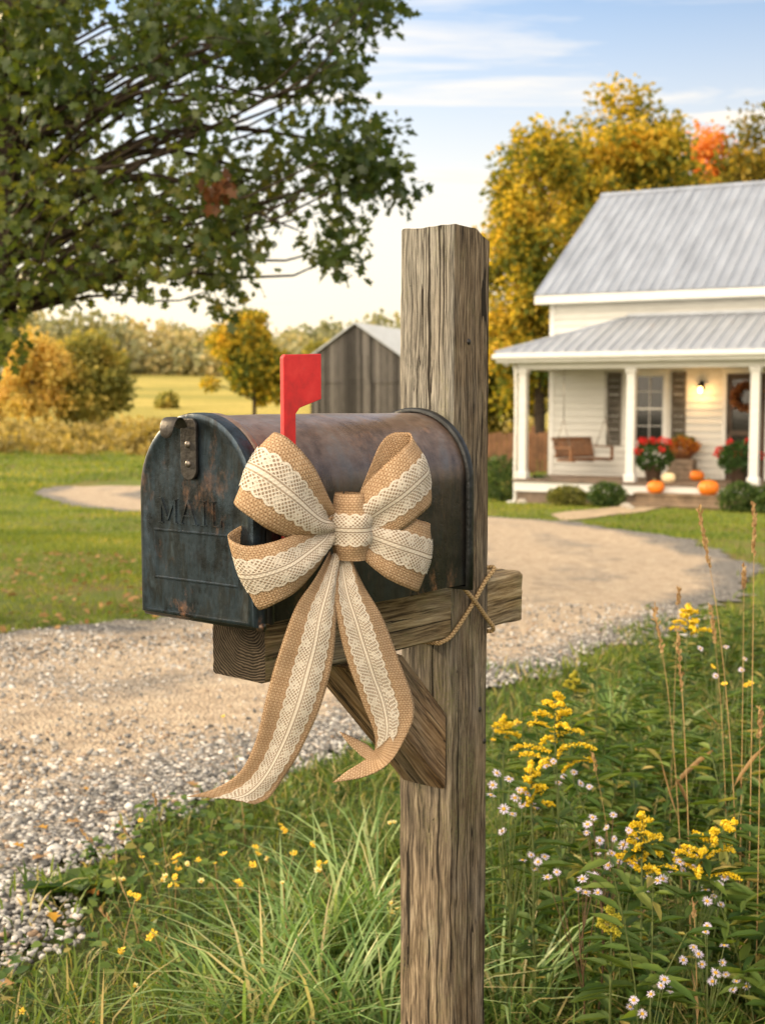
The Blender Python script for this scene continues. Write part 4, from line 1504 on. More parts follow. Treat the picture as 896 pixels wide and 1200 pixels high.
# floor and skirt
mb = MB()
x = -.16
while x < HX1:
    mb.box(x, min(x + .135, HX1), -.20, PD - .02, FL - .045, FL, .004)
    x += .14
part('porch_floor', mb.mesh('porch_floor'), M['deck'], house)
mb = MB(); mb.box(-.14, HX1, -.165, -.13, FL - .25, FL - .048); mb.box(-.14, -.11, -.129, PD, FL - .25, FL - .048)
part('porch_skirt', mb.mesh('porch_skirt'), M['trim'], house)
mb = MB(); mb.box(-.12, HX1, -.12, PD - .02, .02, FL - .06)
part('foundation', mb.mesh('foundation'), M['deck'], house)
# steps
mb = MB()
for k, (y0, zt_) in enumerate(((-.53, FL - .18), (-.88, FL - .36))):
    mb.box(2.55, 4.75, y0, -.17, zt_ - .045, zt_, .006)
    mb.box(2.60, 4.70, y0 + .03, y0 + .05, max(0, zt_ - .30), zt_ - .046)
part('steps', mb.mesh('steps'), M['step'], house)


def window_unit(x0, x1, z0, z1, grid=(2, 2), door=False):
    y = PD
    fr = MB(); t_ = .085
    fr.box(x0 - t_, x0, y - .05, y + .06, z0 - .03, z1 + t_)
    fr.box(x1, x1 + t_, y - .05, y + .06, z0 - .03, z1 + t_)
    fr.box(x0, x1, y - .052, y + .06, z1, z1 + t_)
    fr.box(x0 - t_ - .03, x1 + t_ + .03, y - .075, y - .052, z1 + t_ - .02, z1 + t_ + .03)
    if not door:
        fr.box(x0 - t_ - .04, x1 + t_ + .04, y - .09, y + .06, z0 - .075, z0 - .031)
    f = part('door_frame' if door else 'window', fr.mesh('frame'), M['trim'], house)
    if not door:
        mz = (z0 + z1) / 2
        mb = MB(); mb.add([(x0, y + .01, z0), (x1, y + .01, z0), (x1, y + .01, z1), (x0, y + .01, z1)], [(0, 1, 2, 3)])
        part('pane', mb.mesh('pane'), M['glass'], f)
        mb = MB()
        b = .014
        mb.box(x0, x1, y - .02, y + .005, mz - .02, mz + .02)
        mb.box((x0 + x1) / 2 - b / 2, (x0 + x1) / 2 + b / 2, y - .012, y + .006, z0, z1)
        for zz in ((z0 + mz) / 2, (z1 + mz) / 2): mb.box(x0, x1, y - .010, y + .0065, zz - b / 2, zz + b / 2)
        for xx in (x0, x1 - .035): mb.box(xx, xx + .035, y - .018, y + .004, z0, z1)
        for zz in (z0, z1 - .04): mb.box(x0, x1, y - .016, y + .0045, zz, zz + .04)
        part('sash', mb.mesh('sash'), M['trim'], f)
        mb = MB()
        mb.add([(x0, y + .4, z0), (x1, y + .4, z0), (x1, y + .4, z1), (x0, y + .4, z1)], [(0, 1, 2, 3)])
        mb.add([(x0, y + .06, z0), (x0, y + .4, z0), (x0, y + .4, z1), (x0, y + .06, z1)], [(0, 1, 2, 3)])
        mb.add([(x1, y + .06, z0), (x1, y + .4, z0), (x1, y + .4, z1), (x1, y + .06, z1)], [(0, 1, 2, 3)])
        part('interior', mb.mesh('interior'), M['dark_room'], f)
    return f


window_unit(*OPEN[0]); window_unit(*OPEN[2])
# shutters with louvres
for (a, b) in ((1.24, 1.56), (2.66, 2.97), (5.72, 6.05), (7.1, 7.42)):
    z0, z1 = zl_(.44), zl_(2.02)
    mb = MB(); y = PD
    mb.box(a, a + .05, y - .055, y - .02, z0, z1); mb.box(b - .05, b, y - .055, y - .02, z0, z1)
    for zz in (z0, (z0 + z1) / 2 - .04, z1 - .08): mb.box(a + .05, b - .05, y - .053, y - .02, zz, zz + .08)
    mb.add([(a + .04, y - .021, z0 + .01), (b - .04, y - .021, z0 + .01), (b - .04, y - .021, z1 - .01), (a + .04, y - .021, z1 - .01)], [(0, 1, 2, 3)])
    zz = z0 + .1
    while zz < z1 - .1:
        mb.add([(a + .05, y - .05, zz), (b - .05, y - .05, zz), (b - .05, y - .026, zz + .035), (a + .05, y - .026, zz + .035)], [(0, 1, 2, 3)])
        zz += .042
    part('shutter', mb.mesh('shutter'), M['shutter'], house)
# door
x0, x1, z0, z1 = OPEN[1]
df = window_unit(x0, x1, z0, z1, door=True)
mb = MB()
mb.box(x0 + .004, x0 + .11, PD - .02, PD + .02, z0 + .01, z1 - .004); mb.box(x1 - .11, x1 - .004, PD - .02, PD + .02, z0 + .01, z1 - .004)
for za, zb in ((z0 + .01, z0 + .28), (z1 - .13, z1 - .004), (z0 + .92, z0 + 1.02)): mb.box(x0 + .11, x1 - .11, PD - .018, PD + .02, za, zb)
dr = part('door', mb.mesh('door'), M['door_wood'], house)
mb = MB(); mb.add([(x0 + .1, PD + .012, z0 + .2), (x1 - .1, PD + .012, z0 + .2), (x1 - .1, PD + .012, z1 - .1), (x0 + .1, PD + .012, z1 - .1)], [(0, 1, 2, 3)])
part('pane', mb.mesh('pane'), M['glass'], dr)
mb = MB(); mb.add([(x0 + .02, PD + .05, z0), (x1 - .02, PD + .05, z0), (x1 - .02, PD + .05, z1), (x0 + .02, PD + .05, z1)], [(0, 1, 2, 3)])
part('inner_panel', mb.mesh('inner_panel'), M['door_wood'], dr)
mb = MB().tube([(x0 + .05, PD - .02, z0 + .98), (x0 + .05, PD - .06, z0 + 1.0), (x0 + .05, PD - .06, z0 + 1.14), (x0 + .05, PD - .02, z0 + 1.16)], .012, 8)
part('handle', mb.mesh('handle', True), M['lamp_iron'], dr)
# lit porch lamp
lx, lz = 3.30, zl_(1.66)
mb = MB()
mb.box(lx - .05, lx + .05, PD - .04, PD - .02, lz - .02, lz + .16, .01)
mb.tube(catmull([(lx, PD - .04, lz + .10), (lx, PD - .12, lz + .16), (lx, PD - .17, lz + .13)], 12), .012, 8)
mb.lathe([(.012, .12), (.03, .10), (.075, .045), (.078, .035), (.02, .06)], 18, (lx, PD - .17, lz))
lamp = part('porch_lamp', mb.mesh('porch_lamp', True), M['lamp_iron'], house)
mb = MB().lathe([(.0001, .052), (.022, .045), (.046, .0), (.05, -.04), (.036, -.085), (.0001, -.105)], 16, (lx, PD - .17, lz))
part('bulb', mb.mesh('bulb', True), M['bulb'], lamp)
ld = bpy.data.lights.new('porch_light', 'POINT'); ld.energy = 16; ld.color = (1, .53, .18); ld.shadow_soft_size = .07
lo = bpy.data.objects.new('porch_light', ld); COL.objects.link(lo)
HM = Matrix.Translation(house.location) @ Matrix.Rotation(-TH, 4, 'Z')
lo.location = HM @ Vector((lx, PD - .30, lz - .06))


def hp(x, y, z):
    return HM @ Vector((x, y, z))


# porch furnishings (things of their own)
def foliage_ball(c, rad, n, size, shape=SHAPE_OVAL, hollow=.55):
    d = rand_dirs(n)
    r = (hollow + (1 - hollow) * rng.uniform(0, 1, n) ** .5)
    lump = 1 + .22 * np.array([mnoise.noise(Vector((q_[0] * 2.2 + c[0], q_[1] * 2.2, q_[2] * 2.2 + c[2]))) for q_ in d])
    P = np.array(c) + d * (r * lump)[:, None] * np.array(rad)
    ax = unit(d + rng.normal(0, .6, (n, 3)) + np.array([0, 0, .2]))
    return leaf_geo(P, ax, unit(rng.normal(size=(n, 3)) + d), rng.uniform(.7, 1.3, n) * size, shape)


def swing():
    t = thing('porch_swing', 'brown slatted wooden porch swing hanging on chains at the left end of the porch', 'swing', hp(1.02, .95, FL + .40), -TH + R(64))
    L, D = 1.18, .52
    mb = MB()
    for k in range(6): mb.box(-L / 2, L / 2, -D / 2 + k * .078, -D / 2 + k * .078 + .062, 0, .022)
    for x in (-L / 2 + .06, L / 2 - .06, 0): mb.box(x - .025, x + .025, -D / 2, D / 2, -.045, -.001)
    part('seat', mb.mesh('seat'), M['swing'], t)
    mb = MB()
    RM = Matrix.Translation((0, D / 2 - .01, .02)) @ Matrix.Rotation(R(-16), 4, 'X')
    k = -L / 2 + .02
    while k < L / 2 - .02:
        mb.box(k, k + .05, -.012, .008, 0.03, .42, 0, 0, RM); k += .072
    for z in (.02, .40): mb.box(-L / 2, L / 2, .010, .035, z, z + .06, 0, 0, RM)
    part('backrest', mb.mesh('backrest'), M['swing'], t)
    for x in (-L / 2 - .02, L / 2 + .02):
        mb = MB()
        mb.box(x - .03, x + .03, -D / 2, D / 2 + .03, .24, .268)
        mb.box(x - .022, x + .022, -D / 2 + .01, -D / 2 + .06, -.04, .239)
        part('armrest', mb.mesh('armrest'), M['swing'], t)
    top = zl_(2.05) - FL - .40
    for x in (-L / 2 - .02, L / 2 + .02):
        mb = MB()
        mb.tube([(x, -D / 2 + .06, .26), (x, 0, .85)], .009, 6); mb.tube([(x, D / 2, .25), (x, 0, .85)], .009, 6); mb.tube([(x, 0, .85), (x, 0, top)], .009, 6)
        part('chain', mb.mesh('chain', True), M['chain'], t)


swing()


def flowerpot(x, y, label):
    p = hp(x, y, FL)
    t = thing('flowerpot', label, 'potted plant', p, 0, 'potted red geraniums on the porch')
    pm = MB().lathe([(.0001, .004), (.135, .004), (.185, .30), (.205, .30), (.205, .335), (.175, .335), (.165, .28), (.0001, .27)], 22)
    part('pot', fix_normals(pm.mesh('pot', True)), M['pot'], t)
    V, F = foliage_ball((0, 0, .52), (.37, .37, .27), 900, .085)
    part('foliage', np_mesh('foliage', V, F), M['geranium'], t)
    for k in range(11):
        a = rng.uniform(0, 2 * PI); e = rng.uniform(-.15, 1.1)
        c = np.array([.43 * math.cos(a) * math.cos(e), .43 * math.sin(a) * math.cos(e), .55 + .34 * math.sin(e)])
        V, F = foliage_ball(c, (.06, .06, .05), 34, .05, hollow=.4)
        part('bloom', np_mesh('bloom', V, F), M['red_petal'], t)


flowerpot(2.72, .28, 'potted red geranium beside the middle porch column')
flowerpot(4.42, .35, 'potted red geranium in front of the porch door')


def pumpkin(x, y, z, r, label, mat='pumpkin', g='pumpkins on the porch and steps'):
    t = thing('pumpkin', label, 'pumpkin', hp(x, y, z), rng.uniform(0, 3), g)
    prof = []
    for i in range(15):
        a = -PI / 2 + PI * i / 14
        rr_ = math.cos(a) ** .72 if abs(math.cos(a)) > 1e-6 else .0
        zz = math.sin(a) * .78 - .12 * math.exp(-(rr_ / .22) ** 2) * (1 if a > 0 else -1)
        prof.append((max(.0005, r * rr_), r * (zz + .72)))
    mb = MB().lathe(prof, 60, (0, 0, 0), 12, .13)
    part('skin', fix_normals(mb.mesh('skin', True)), M[mat], t)
    mb = MB().tube([(0, 0, r * 1.25), (.01, 0, r * 1.5), (.045, .01, r * 1.72)], [.03, .019, .022], 7)
    part('stalk', mb.mesh('stalk', True), M['pumpkin_stem'], t)


pumpkin(2.98, -.42, FL - .18, .165, 'orange pumpkin on the porch step below the left geranium')
pumpkin(4.02, -.42, FL - .18, .19, 'large orange pumpkin at the right side of the porch steps')
pumpkin(3.42, 1.05, FL, .14, 'small orange pumpkin on the porch floor right of the wooden crate')
pumpkin(3.08, .12, FL, .135, 'cream pumpkin on the porch edge beside the left geranium', 'pumpkin_white')
# crate with autumn mums
t = thing('crate', 'grey wooden crate standing on end against the porch wall', 'crate', hp(3.02, 1.40, FL), -TH)
mb = MB()
for z in (0.0, .105, .21, .315): mb.box(-.26, .26, -.19, -.17, z + .004, z + .095); mb.box(-.26, .26, .17, .19, z + .004, z + .095); mb.box(-.262, -.243, -.169, .169, z + .004, z + .095); mb.box(.243, .262, -.169, .169, z + .004, z + .095)
part('slats', mb.mesh('slats'), M['crate'], t)
mb = MB()
for x in (-.24, .20):
    for y in (-.205, .191): mb.box(x, x + .04, y, y + .014, .002, .43)
mb.box(-.24, .24, -.168, .168, .40, .425)
part('cleat', mb.mesh('cleat'), M['crate'], t)
t = thing('flower_basket', 'basket of rust and gold autumn flowers on top of the crate', 'flower basket', hp(3.02, 1.40, FL + .431), -TH)
mb = MB().lathe([(.0001, .0), (.17, 0), (.24, .16), (.25, .20), (.22, .20), (.0001, .16)], 20)
part('basket', mb.mesh('basket', True), M['swing'], t)
V, F = foliage_ball((0, 0, .24), (.33, .26, .19), 900, .06)
part('blooms', np_mesh('blooms', V, F), M['mum'], t)
V, F = foliage_ball((0, 0, .40), (.22, .16, .08), 90, .07)
part('leaves', np_mesh('leaves', V, F), M['shrub_lime'], t)
# door wreath
t = thing('wreath', 'round autumn leaf wreath hanging on the dark front door', 'wreath', hp(4.22, PD - .09, zl_(1.48)), -TH)
n = 900
a = rng.uniform(0, 2 * PI, n)
Pw = np.stack([np.cos(a) * .23, rng.normal(0, .03, n) - .02, np.sin(a) * .23], 1) + rng.normal(0, .035, (n, 3))
V, F = leaf_geo(Pw, unit(np.stack([-np.sin(a), rng.normal(-.3, .4, n), np.cos(a)], 1) + rng.normal(0, .6, (n, 3))), rand_dirs(n), .07)
part('leaves', np_mesh('leaves', V, F), M['wreath_leaf'], t)
mb = MB().tube([(.22 * math.cos(2 * PI * i / 30), -.01, .22 * math.sin(2 * PI * i / 30)) for i in range(31)], .018, 6)
part('ring', mb.mesh('ring', True), M['bark_light'], t)


def shrub(px, py, d, rx_, rz_, label, mat, n=1500, size=.06, group='shrubs along the porch'):
    p = at(px, py, d); gz = float(zt(p[0], p[1]))
    t = thing('shrub', label, 'shrub', (p[0], p[1], gz), 0, group)
    V, F = foliage_ball((0, 0, rz_ * .9), (rx_, rx_ * .8, rz_), n, size, hollow=.35)
    part('foliage', np_mesh('foliage', V, F), M[mat], t)
    L = []
    for k in range(7):
        a = rng.uniform(0, 2 * PI)
        L.append(tube_geo(catmull([(0, 0, -.05), (.1 * math.cos(a), .1 * math.sin(a), rz_ * .6), (rx_ * .6 * math.cos(a), rx_ * .5 * math.sin(a), rz_ * 1.3)], 6), [.012, .011, .01, .008, .006, .004], 5))
    V, F = merge_geo(L)
    part('stems', np_mesh('stems', V, F, True), M['bark'], t)


shrub(665, 590, 25.6, .40, .20, 'low yellow green shrub left of the round dark shrub by the porch', 'shrub_lime')
shrub(711, 590, 25.2, .36, .25, 'round dark green shrub in front of the porch left of the steps', 'shrub')
shrub(868, 600, 23.4, .42, .29, 'dark green shrub right of the porch steps under the right column', 'shrub', 1800)
shrub(910, 602, 23.0, .42, .30, 'dark green shrub at the right edge of the photo by the porch', 'shrub', 1800)
shrub(588, 590, 27.5, .48, .52, 'tall dark green shrub beside the timber post left of the porch', 'shrub', 2200)
shrub(634, 585, 27.2, .30, .30, 'small dark shrub at the foot of the left porch column', 'shrub', 900)
shrub(560, 590, 29.0, .55, .50, 'dark green shrub partly behind the timber post', 'shrub', 1800)
for (px, py, d, r, lab) in ((733, 592, 24.6, .09, 'pale garden rock left of the porch steps'), (738, 601, 24.2, .07, 'small pale rock in front of the porch steps'), (611, 592, 26.4, .10, 'pale rock at the foot of the left porch column')):
    p = at(px, py, d); V0, F0 = ico(3)
    V0 = V0 * (1 + .12 * np.array([mnoise.noise(Vector(q_ * 1.8)) for q_ in V0]))[:, None] * np.array([r * 1.2, r, r * .8])
    o = part('rock', np_mesh('rock', V0, F0, True), M['rock'], None, (p[0], p[1], float(zt(p[0], p[1])) + r * .45))
    o['label'] = lab; o['category'] = 'rock'

# fence far behind the house on the left
p = at(560, 540, 38.0)
ft = thing('board_fence', 'brown board fence glowing in low sun behind the left end of the porch', 'fence', (p[0], p[1], float(zt(p[0], p[1]))), R(-8))
for k in range(5):
    mb = MB(); mb.box(k * 1.6 - .06, k * 1.6 + .06, -.06, .06, -.1, 1.45); part('fence_post', mb.mesh('fence_post'), M['fence'], ft)
mb = MB()
for k in range(44):
    mb.box(k * .15 - .05, k * .15 + .085, -.085, -.062, .12, 1.25 + .03 * math.sin(k * 2.1))
part('boards', mb.mesh('boards'), M['fence'], ft)

# ------------------------------------------------------------------ barn
bp0 = at(417, 489, 82.0)
BY = R(-20)   # the long side runs back to the right
barn = thing('barn', 'grey weathered board barn with a pale metal gable roof beyond the drive', 'barn', (bp0[0], bp0[1], float(zt(bp0[0], bp0[1]))), BY)
bw, bl = 3.15, 9.0
be, br = 3.7, 5.85
mb = MB()
gable = [(-bw, -.5), (bw, -.5), (bw, be), (0, br), (-bw, be)]
mb.add([(x, 0, z) for x, z in gable], [tuple(range(5))]); mb.add([(x, bl, z) for x, z in gable], [tuple(range(5))])
for sx in (-bw, bw): mb.add([(sx, 0, -.5), (sx, bl, -.5), (sx, bl, be), (sx, 0, be)], [(0, 1, 2, 3)])
part('wall', mb.mesh('wall'), M['barn'], barn)
mb = MB()
for sg in (-1, 1):
    A_ = [(0, -.25, br + .06), (sg * (bw + .35), -.25, be - .17), (sg * (bw + .35), bl + .25, be - .17), (0, bl + .25, br + .06)]
    mb.add(A_ + [(x, y, z + .08) for x, y, z in A_], [(0, 1, 2, 3), (4, 5, 6, 7), (0, 1, 5, 4), (1, 2, 6, 5), (2, 3, 7, 6)])
    for k in range(20):
        y = -.2 + k * .48
        mb.add([(0, y, br + .141), (sg * (bw + .35), y, be - .089), (sg * (bw + .35), y + .05, be - .089), (0, y + .05, br + .141), (0, y + .025, br + .19), (sg * (bw + .35), y + .025, be - .04)], [(0, 1, 5, 4), (3, 2, 5, 4)])
part('roof', fix_normals(mb.mesh('roof')), M['tin_barn'], barn)
mb = MB(); mb.box(-.55, .75, -.06, -.02, 2.35, 3.9)
part('loft_door', mb.mesh('loft_door'), M['barn'], barn)
mb = MB(); mb.box(-bw, bw, -.05, -.015, 2.15, 2.3)
part('girt', mb.mesh('girt'), M['barn'], barn)
mb = MB(); mb.box(-1.4, 1.3, -.08, -.03, -.3, 2.12)
part('door', mb.mesh('door'), M['barn'], barn)

# ------------------------------------------------------------------ trees
def build_tree(name, label, base, clusters, crad, nleaf, lsize, leafmat, barkmat, trunk, tr, group=None, shape=SHAPE_OVAL, limb_every=1, flat=.8, cat='tree', droop=-.25, thin=1.0):
    """trunk: polyline (world); clusters: world points; branches grow from the trunk to each cluster"""
    base = np.asarray(base, float)
    t = thing(name, label, cat, base, 0, group)
    tp = catmull(np.asarray(trunk) - base, 24)
    rr_ = np.linspace(tr, tr * .22, 24); rr_[0] *= 1.35; rr_[1] *= 1.12
    L = [tube_geo(tp, rr_, 12)]
    C = np.asarray(clusters) - base
    for i, c in enumerate(C):
        if i % limb_every: continue
        # leave the trunk below the cluster
        cand = tp[TSTART:]
        want = c[2] - .45 * np.hypot(c[0] - tp[:, 0].mean(), c[1] - tp[:, 1].mean())
        k = TSTART + int(np.argmin(np.abs(cand[:, 2] - want)))
        s0 = tp[k]
        d = c - s0
        m1 = s0 + d * .4 + np.array([0, 0, .06 * np.linalg.norm(d)]) + rng.normal(0, .04, 3) * np.linalg.norm(d)
        m2 = s0 + d * .75 + rng.normal(0, .05, 3) * np.linalg.norm(d)
        br_ = min(rr_[k] * .5, .012 + .016 * np.linalg.norm(d)) * thin
        L.append(tube_geo(catmull([s0, m1, m2, c], 8), np.linspace(br_, br_ * .15, 8), 5))
    V, F = merge_geo(L)
    part('trunk', np_mesh('trunk', V, F, True), barkmat, t)
    n = len(C) * nleaf
    ci = np.repeat(np.arange(len(C)), nleaf)
    cr = np.broadcast_to(crad, (len(C),))[ci]
    off = rng.normal(0, 1, (n, 3)) * .55
    ln = np.linalg.norm(off, axis=1, keepdims=True); off = off / np.maximum(1, ln / 1.25)
    off[:, 2] *= flat
    P = C[ci] + off * cr[:, None]
    ax = unit(off + rng.normal(0, .7, (n, 3)) + np.array([0, 0, droop]))
    nr = unit(rng.normal(0, .8, (n, 3)) + np.array([0, 0, .8]))
    V, F = leaf_geo(P, ax, nr, rng.uniform(.65, 1.25, n) * lsize, shape, width=1.15)
    part('crown', np_mesh('crown', V, F), leafmat, t)
    return t


# the great oak whose boughs fill the upper left
oak_base = np.array([-3.35, 9.2, float(zt(-3.35, 9.2))])
oak_trunk = [oak_base + np.array([0, 0, -.2]), oak_base + np.array([.12, 0, 1.0]), oak_base + np.array([.42, .05, 2.0]), oak_base + np.array([.64, .1, 2.8]), oak_base + np.array([.72, .1, 4.2]), oak_base + np.array([.9, .2, 6.2]), oak_base + np.array([1.0, .3, 8.2])]
oak_poly = np.array([(-40, -60), (480, -60), (472, 25), (428, 60), (412, 95), (440, 118), (488, 128), (492, 160), (470, 185), (492, 212), (484, 238), (440, 246), (420, 262), (452, 296), (446, 320), (398, 334), (376, 318), (350, 288), (320, 285),
                     (318, 318), (285, 345), (280, 375), (262, 382), (225, 372), (180, 378), (160, 350), (100, 350), (52, 352), (36, 366), (30, 420), (-40, 432)], float)
cl = []
cr = []
tries = 0
while len(cl) < 350 and tries < 40000:
    tries += 1
    u, v = rng.uniform(-40, 492), rng.uniform(-60, 432)
    if not inside(oak_poly, np.array([[u, v]]))[0]: continue
    de = dist_poly(oak_poly, np.array([[u, v]]))[0]
    if de < 16 and 0 < u: continue
    nz = mnoise.noise(Vector((u * .016, v * .020, 4.2)))
    low_fringe = v > 235 and u < 330
    if nz < (-.17 if low_fringe else np.interp(u, [0, 200, 380, 490], [-.08, -.03, -.04, -.34])): continue          # gaps of sky
    if low_fringe and len(cl) % 3 and rng.uniform() < .0: continue
    if rng.uniform() > np.interp(u + .35 * v, [0, 150, 330, 560], [.75, .8, .8, .8]): continue
    d = rng.uniform(8.0, 10.4) if u < 300 else rng.uniform(8.2, 10.2)
    r = min(.21, .085 + de / FPX * d * .6)
    cl.append(at(u, v, d)); cr.append(r * rng.uniform(.8, 1.1))
# the rest of the crown, beyond the picture
extra = []
while len(extra) < 120:
    q_ = rng.uniform(-1, 1, 3)
    if np.linalg.norm(q_) > 1: continue
    p = np.array([-3.9, 9.8, 5.4]) + q_ * np.array([4.0, 3.4, 3.4])
    u, v = to_px(p)
    if -60 < u[0] < 960 and -70 < v[0] < 1300: continue
    if p[2] < 2.4 or p[1] < 6.0: continue
    extra.append(p)
oak_cl = np.array(cl + extra); oak_cr = np.array(cr + [.5] * len(extra))
oak = build_tree('oak_tree', 'large dark green oak with low spreading boughs filling the upper left', oak_base, oak_cl, oak_cr, 32, .088, M['oak_leaf'], M['bark'], oak_trunk, .2, shape=SHAPE_OAK, limb_every=3, thin=.4)
# main boughs
L = []
for (u, v, d) in ((400, 165, 9.2), (350, 270, 9.0), (300, 60, 9.6), (330, 210, 9.4)):
    e = at(u, v, d) - oak_base
    k = np.array(oak_trunk[3] if v > 120 else oak_trunk[4]) - oak_base
    m = k + (e - k) * .5 + np.array([0, 0, .35])
    L.append(tube_geo(catmull([k, m, e], 16), np.linspace(.05, .005, 16), 8))
V, F = merge_geo(L)
part('bough', np_mesh('bough', V, F, True), M['bark'], oak)
# dead brown spray of leaves
c = at(256, 218, 8.0) - oak_base
n = 34
Pd = c + rng.normal(0, .032, (n, 3)) + np.array([0, 0, 1]) * rng.normal(0, .04, (n, 1))
V, F = leaf_geo(Pd, unit(rng.normal(0, .5, (n, 3)) + np.array([.2, 0, -.8])), rand_dirs(n), .10, SHAPE_OAK)
part('dead_spray', np_mesh('dead_spray', V, F), M['brown_leaf'], oak)


def crown_tree(name, label, d, px_c, px_w, v_top, v_bot, leafmat, barkmat, nclu, nleaf, lsize, group, seed=0, base_v=None, depth=.8, crad=.17, gap=-.15, lean=0.0, ntop=1.0):
    """ordinary tree: crown of px size at distance d"""
    w = px_w / FPX * d / 2
    zt_ = float(at(px_c, v_top, d)[2]); zb_ = float(at(px_c, v_bot, d)[2])
    x = float(at(px_c, 470, d)[0])
    gz = float(zt(x, d))
    base = np.array([x, d, gz])
    C = []; tries = 0
    cz, hz = (zt_ + zb_) / 2, (zt_ - zb_) / 2
    while len(C) < nclu and tries < 20000:
        tries += 1
        q_ = rng.normal(size=3); q_ /= np.linalg.norm(q_); q_ *= rng.uniform(.15, 1) ** .55
        taper = 1 - .28 * max(0, q_[2]) * ntop
        p = np.array([x + q_[0] * w * taper, d + q_[1] * w * depth * taper, cz + q_[2] * hz])
        if mnoise.noise(Vector((p[0] / w * 1.3 + seed, p[1] / w, p[2] / w * 1.3))) < gap: continue
        C.append(p)
    C = np.array(C)
    tk = [base + np.array([0, 0, -.2]), base + np.array([lean * .3, 0, (zb_ - gz) * .7 + .3]), np.array([x + lean, d, cz]), np.array([x + lean, d, zt_ - .75 * hz])]
    r = crad * (w + hz)
    return build_tree(name, label, base, C, r * rng.uniform(.7, 1.2, len(C)), nleaf, lsize, leafmat, barkmat, tk, .03 * (zt_ - gz) * .8, group, limb_every=2, flat=.75)


G1 = 'autumn trees behind the house'
crown_tree('maple_tree', 'tall gold and green maple at the left end of the house behind the post', 46, 632, 150, 140, 520, M['maple_gold'], M['bark'], 210, 110, .21, G1, 1, crad=.08, gap=-.14)
crown_tree('maple_tree', 'tall golden maple rising over the left end of the roof ridge', 52, 726, 205, 104, 420, M['maple_gold'], M['bark'], 210, 110, .24, G1, 6, crad=.085, gap=-.32)
crown_tree('maple_tree', 'lower golden tree just above the roof ridge', 56, 775, 110, 165, 420, M['maple_gold'], M['bark'], 90, 110, .28, G1, 8, crad=.12)
crown_tree('red_maple', 'orange red tree showing above the roof ridge', 60, 818, 80, 146, 420, M['tree_orange'], M['bark'], 80, 110, .26, G1, 9, crad=.12)
crown_tree('maple_tree', 'olive green tree above the right end of the roof', 58, 885, 130, 134, 420, M['maple_green'], M['bark'], 120, 110, .28, G1, 12, crad=.12)
crown_tree('understory_tree', 'low dark tree behind the fence left of the porch', 50, 560, 120, 410, 520, M['maple_green'], M['bark'], 90, 100, .22, G1, 15, crad=.14)
G2 = 'trees standing in the fields'
crown_tree('field_tree', 'golden tree just left of the grey barn', 74, 298, 118, 364, 478, M['maple_gold'], M['bark'], 120, 100, .30, G2, 21, crad=.10, gap=-.1)
crown_tree('field_tree', 'olive tree right of the orange tree at the left of the field', 72, 104, 88, 392, 500, M['field_green'], M['bark_light'], 100, 110, .28, G2, 25, crad=.15, gap=-.5)
crown_tree('field_tree', 'orange bare limbed tree at the left edge of the field', 70, 38, 100, 396, 492, M['field_orange'], M['bark_light'], 75, 90, .26, G2, 27, crad=.14)
crown_tree('field_tree', 'small yellow tree partly behind the barn roof', 105, 377, 40, 394, 470, M['field_green'], M['bark'], 50, 80, .34, G2, 30, crad=.16)
crown_tree('field_tree', 'orange tree at the far left edge behind the oak leaves', 76, -30, 90, 398, 500, M['field_orange'], M['bark_light'], 70, 90, .28, G2, 33, crad=.15)
crown_tree('field_tree', 'small round green bush standing alone in the field', 95, 196, 26, 462, 484, M['field_green'], M['bark'], 30, 60, .3, G2, 35, crad=.2, gap=-1)
# far wood on the rise: reads as one mass
L = []
for k in range(420):
    x = rng.uniform(-230, 260); y = rng.uniform(268, 330)
    hgt = rng.uniform(8, 15) * (1 + .25 * math.sin(x * .05))
    w = rng.uniform(3.5, 6.5)
    gz = float(zt(x, y))
    n = 230
    q_ = rand_dirs(n) * (rng.uniform(.3, 1, (n, 1)) ** .5)
    P = np.array([x, y, gz + hgt * .42]) + q_ * np.array([w, w, hgt * .58])
    L.append(leaf_geo(P, rand_dirs(n), rand_dirs(n), rng.uniform(.9, 1.6, n), SHAPE_OVAL, width=1.5))
V, F = merge_geo(L)
structure('far_wood', np_mesh('far_wood', V, F), M['wood_far'], 'stuff', 'hazy belt of trees along the top of the far field')
# hedge scrub where lawn meets field
L = []
for k in range(190):
    x = rng.uniform(-30, 10); y = rng.uniform(50, 66)
    if rng.uniform() > .75 and x > -12: continue
    n = 110
    w = rng.uniform(.5, 1.3); hgt = rng.uniform(.25, .75)
    gz = float(zt(x, y))
    q_ = rand_dirs(n) * (rng.uniform(.2, 1, (n, 1)) ** .5)
    P = np.array([x, y, gz + hgt * .5]) + q_ * np.array([w, w, hgt])
    L.append(leaf_geo(P, unit(rand_dirs(n) + np.array([0, 0, .8])), rand_dirs(n), rng.uniform(.14, .32, n), SHAPE_OVAL))
V, F = merge_geo(L)
structure('scrub', np_mesh('scrub', V, F), M['scrub'], 'stuff', 'rough dry scrub between the lawn and the golden field')
# grey-brown bush beside the mailbox, far
crown_tree('field_bush', 'dark brown bush at the lawn edge just left of the mailbox', 50, 178, 62, 500, 546, M['scrub'], M['bark'], 40, 90, .2, None, 41, crad=.2, gap=-1)

# ------------------------------------------------------------------ grass
def grass_patch(n, xr, yr, cond, hfun, w, lean=(.25, .8), zoff=0.0):
    P = np.column_stack([rng.uniform(*xr, n), rng.uniform(*yr, n)])
    P = P[cond(P)]
    n = len(P)
    h = hfun(P)
    base = np.column_stack([P, zt(P[:, 0], P[:, 1]) + zoff])
    return blades_geo(base, h, w * rng.uniform(.6, 1.3, n), rng.uniform(0, 2 * PI, n), rng.uniform(*lean, n))


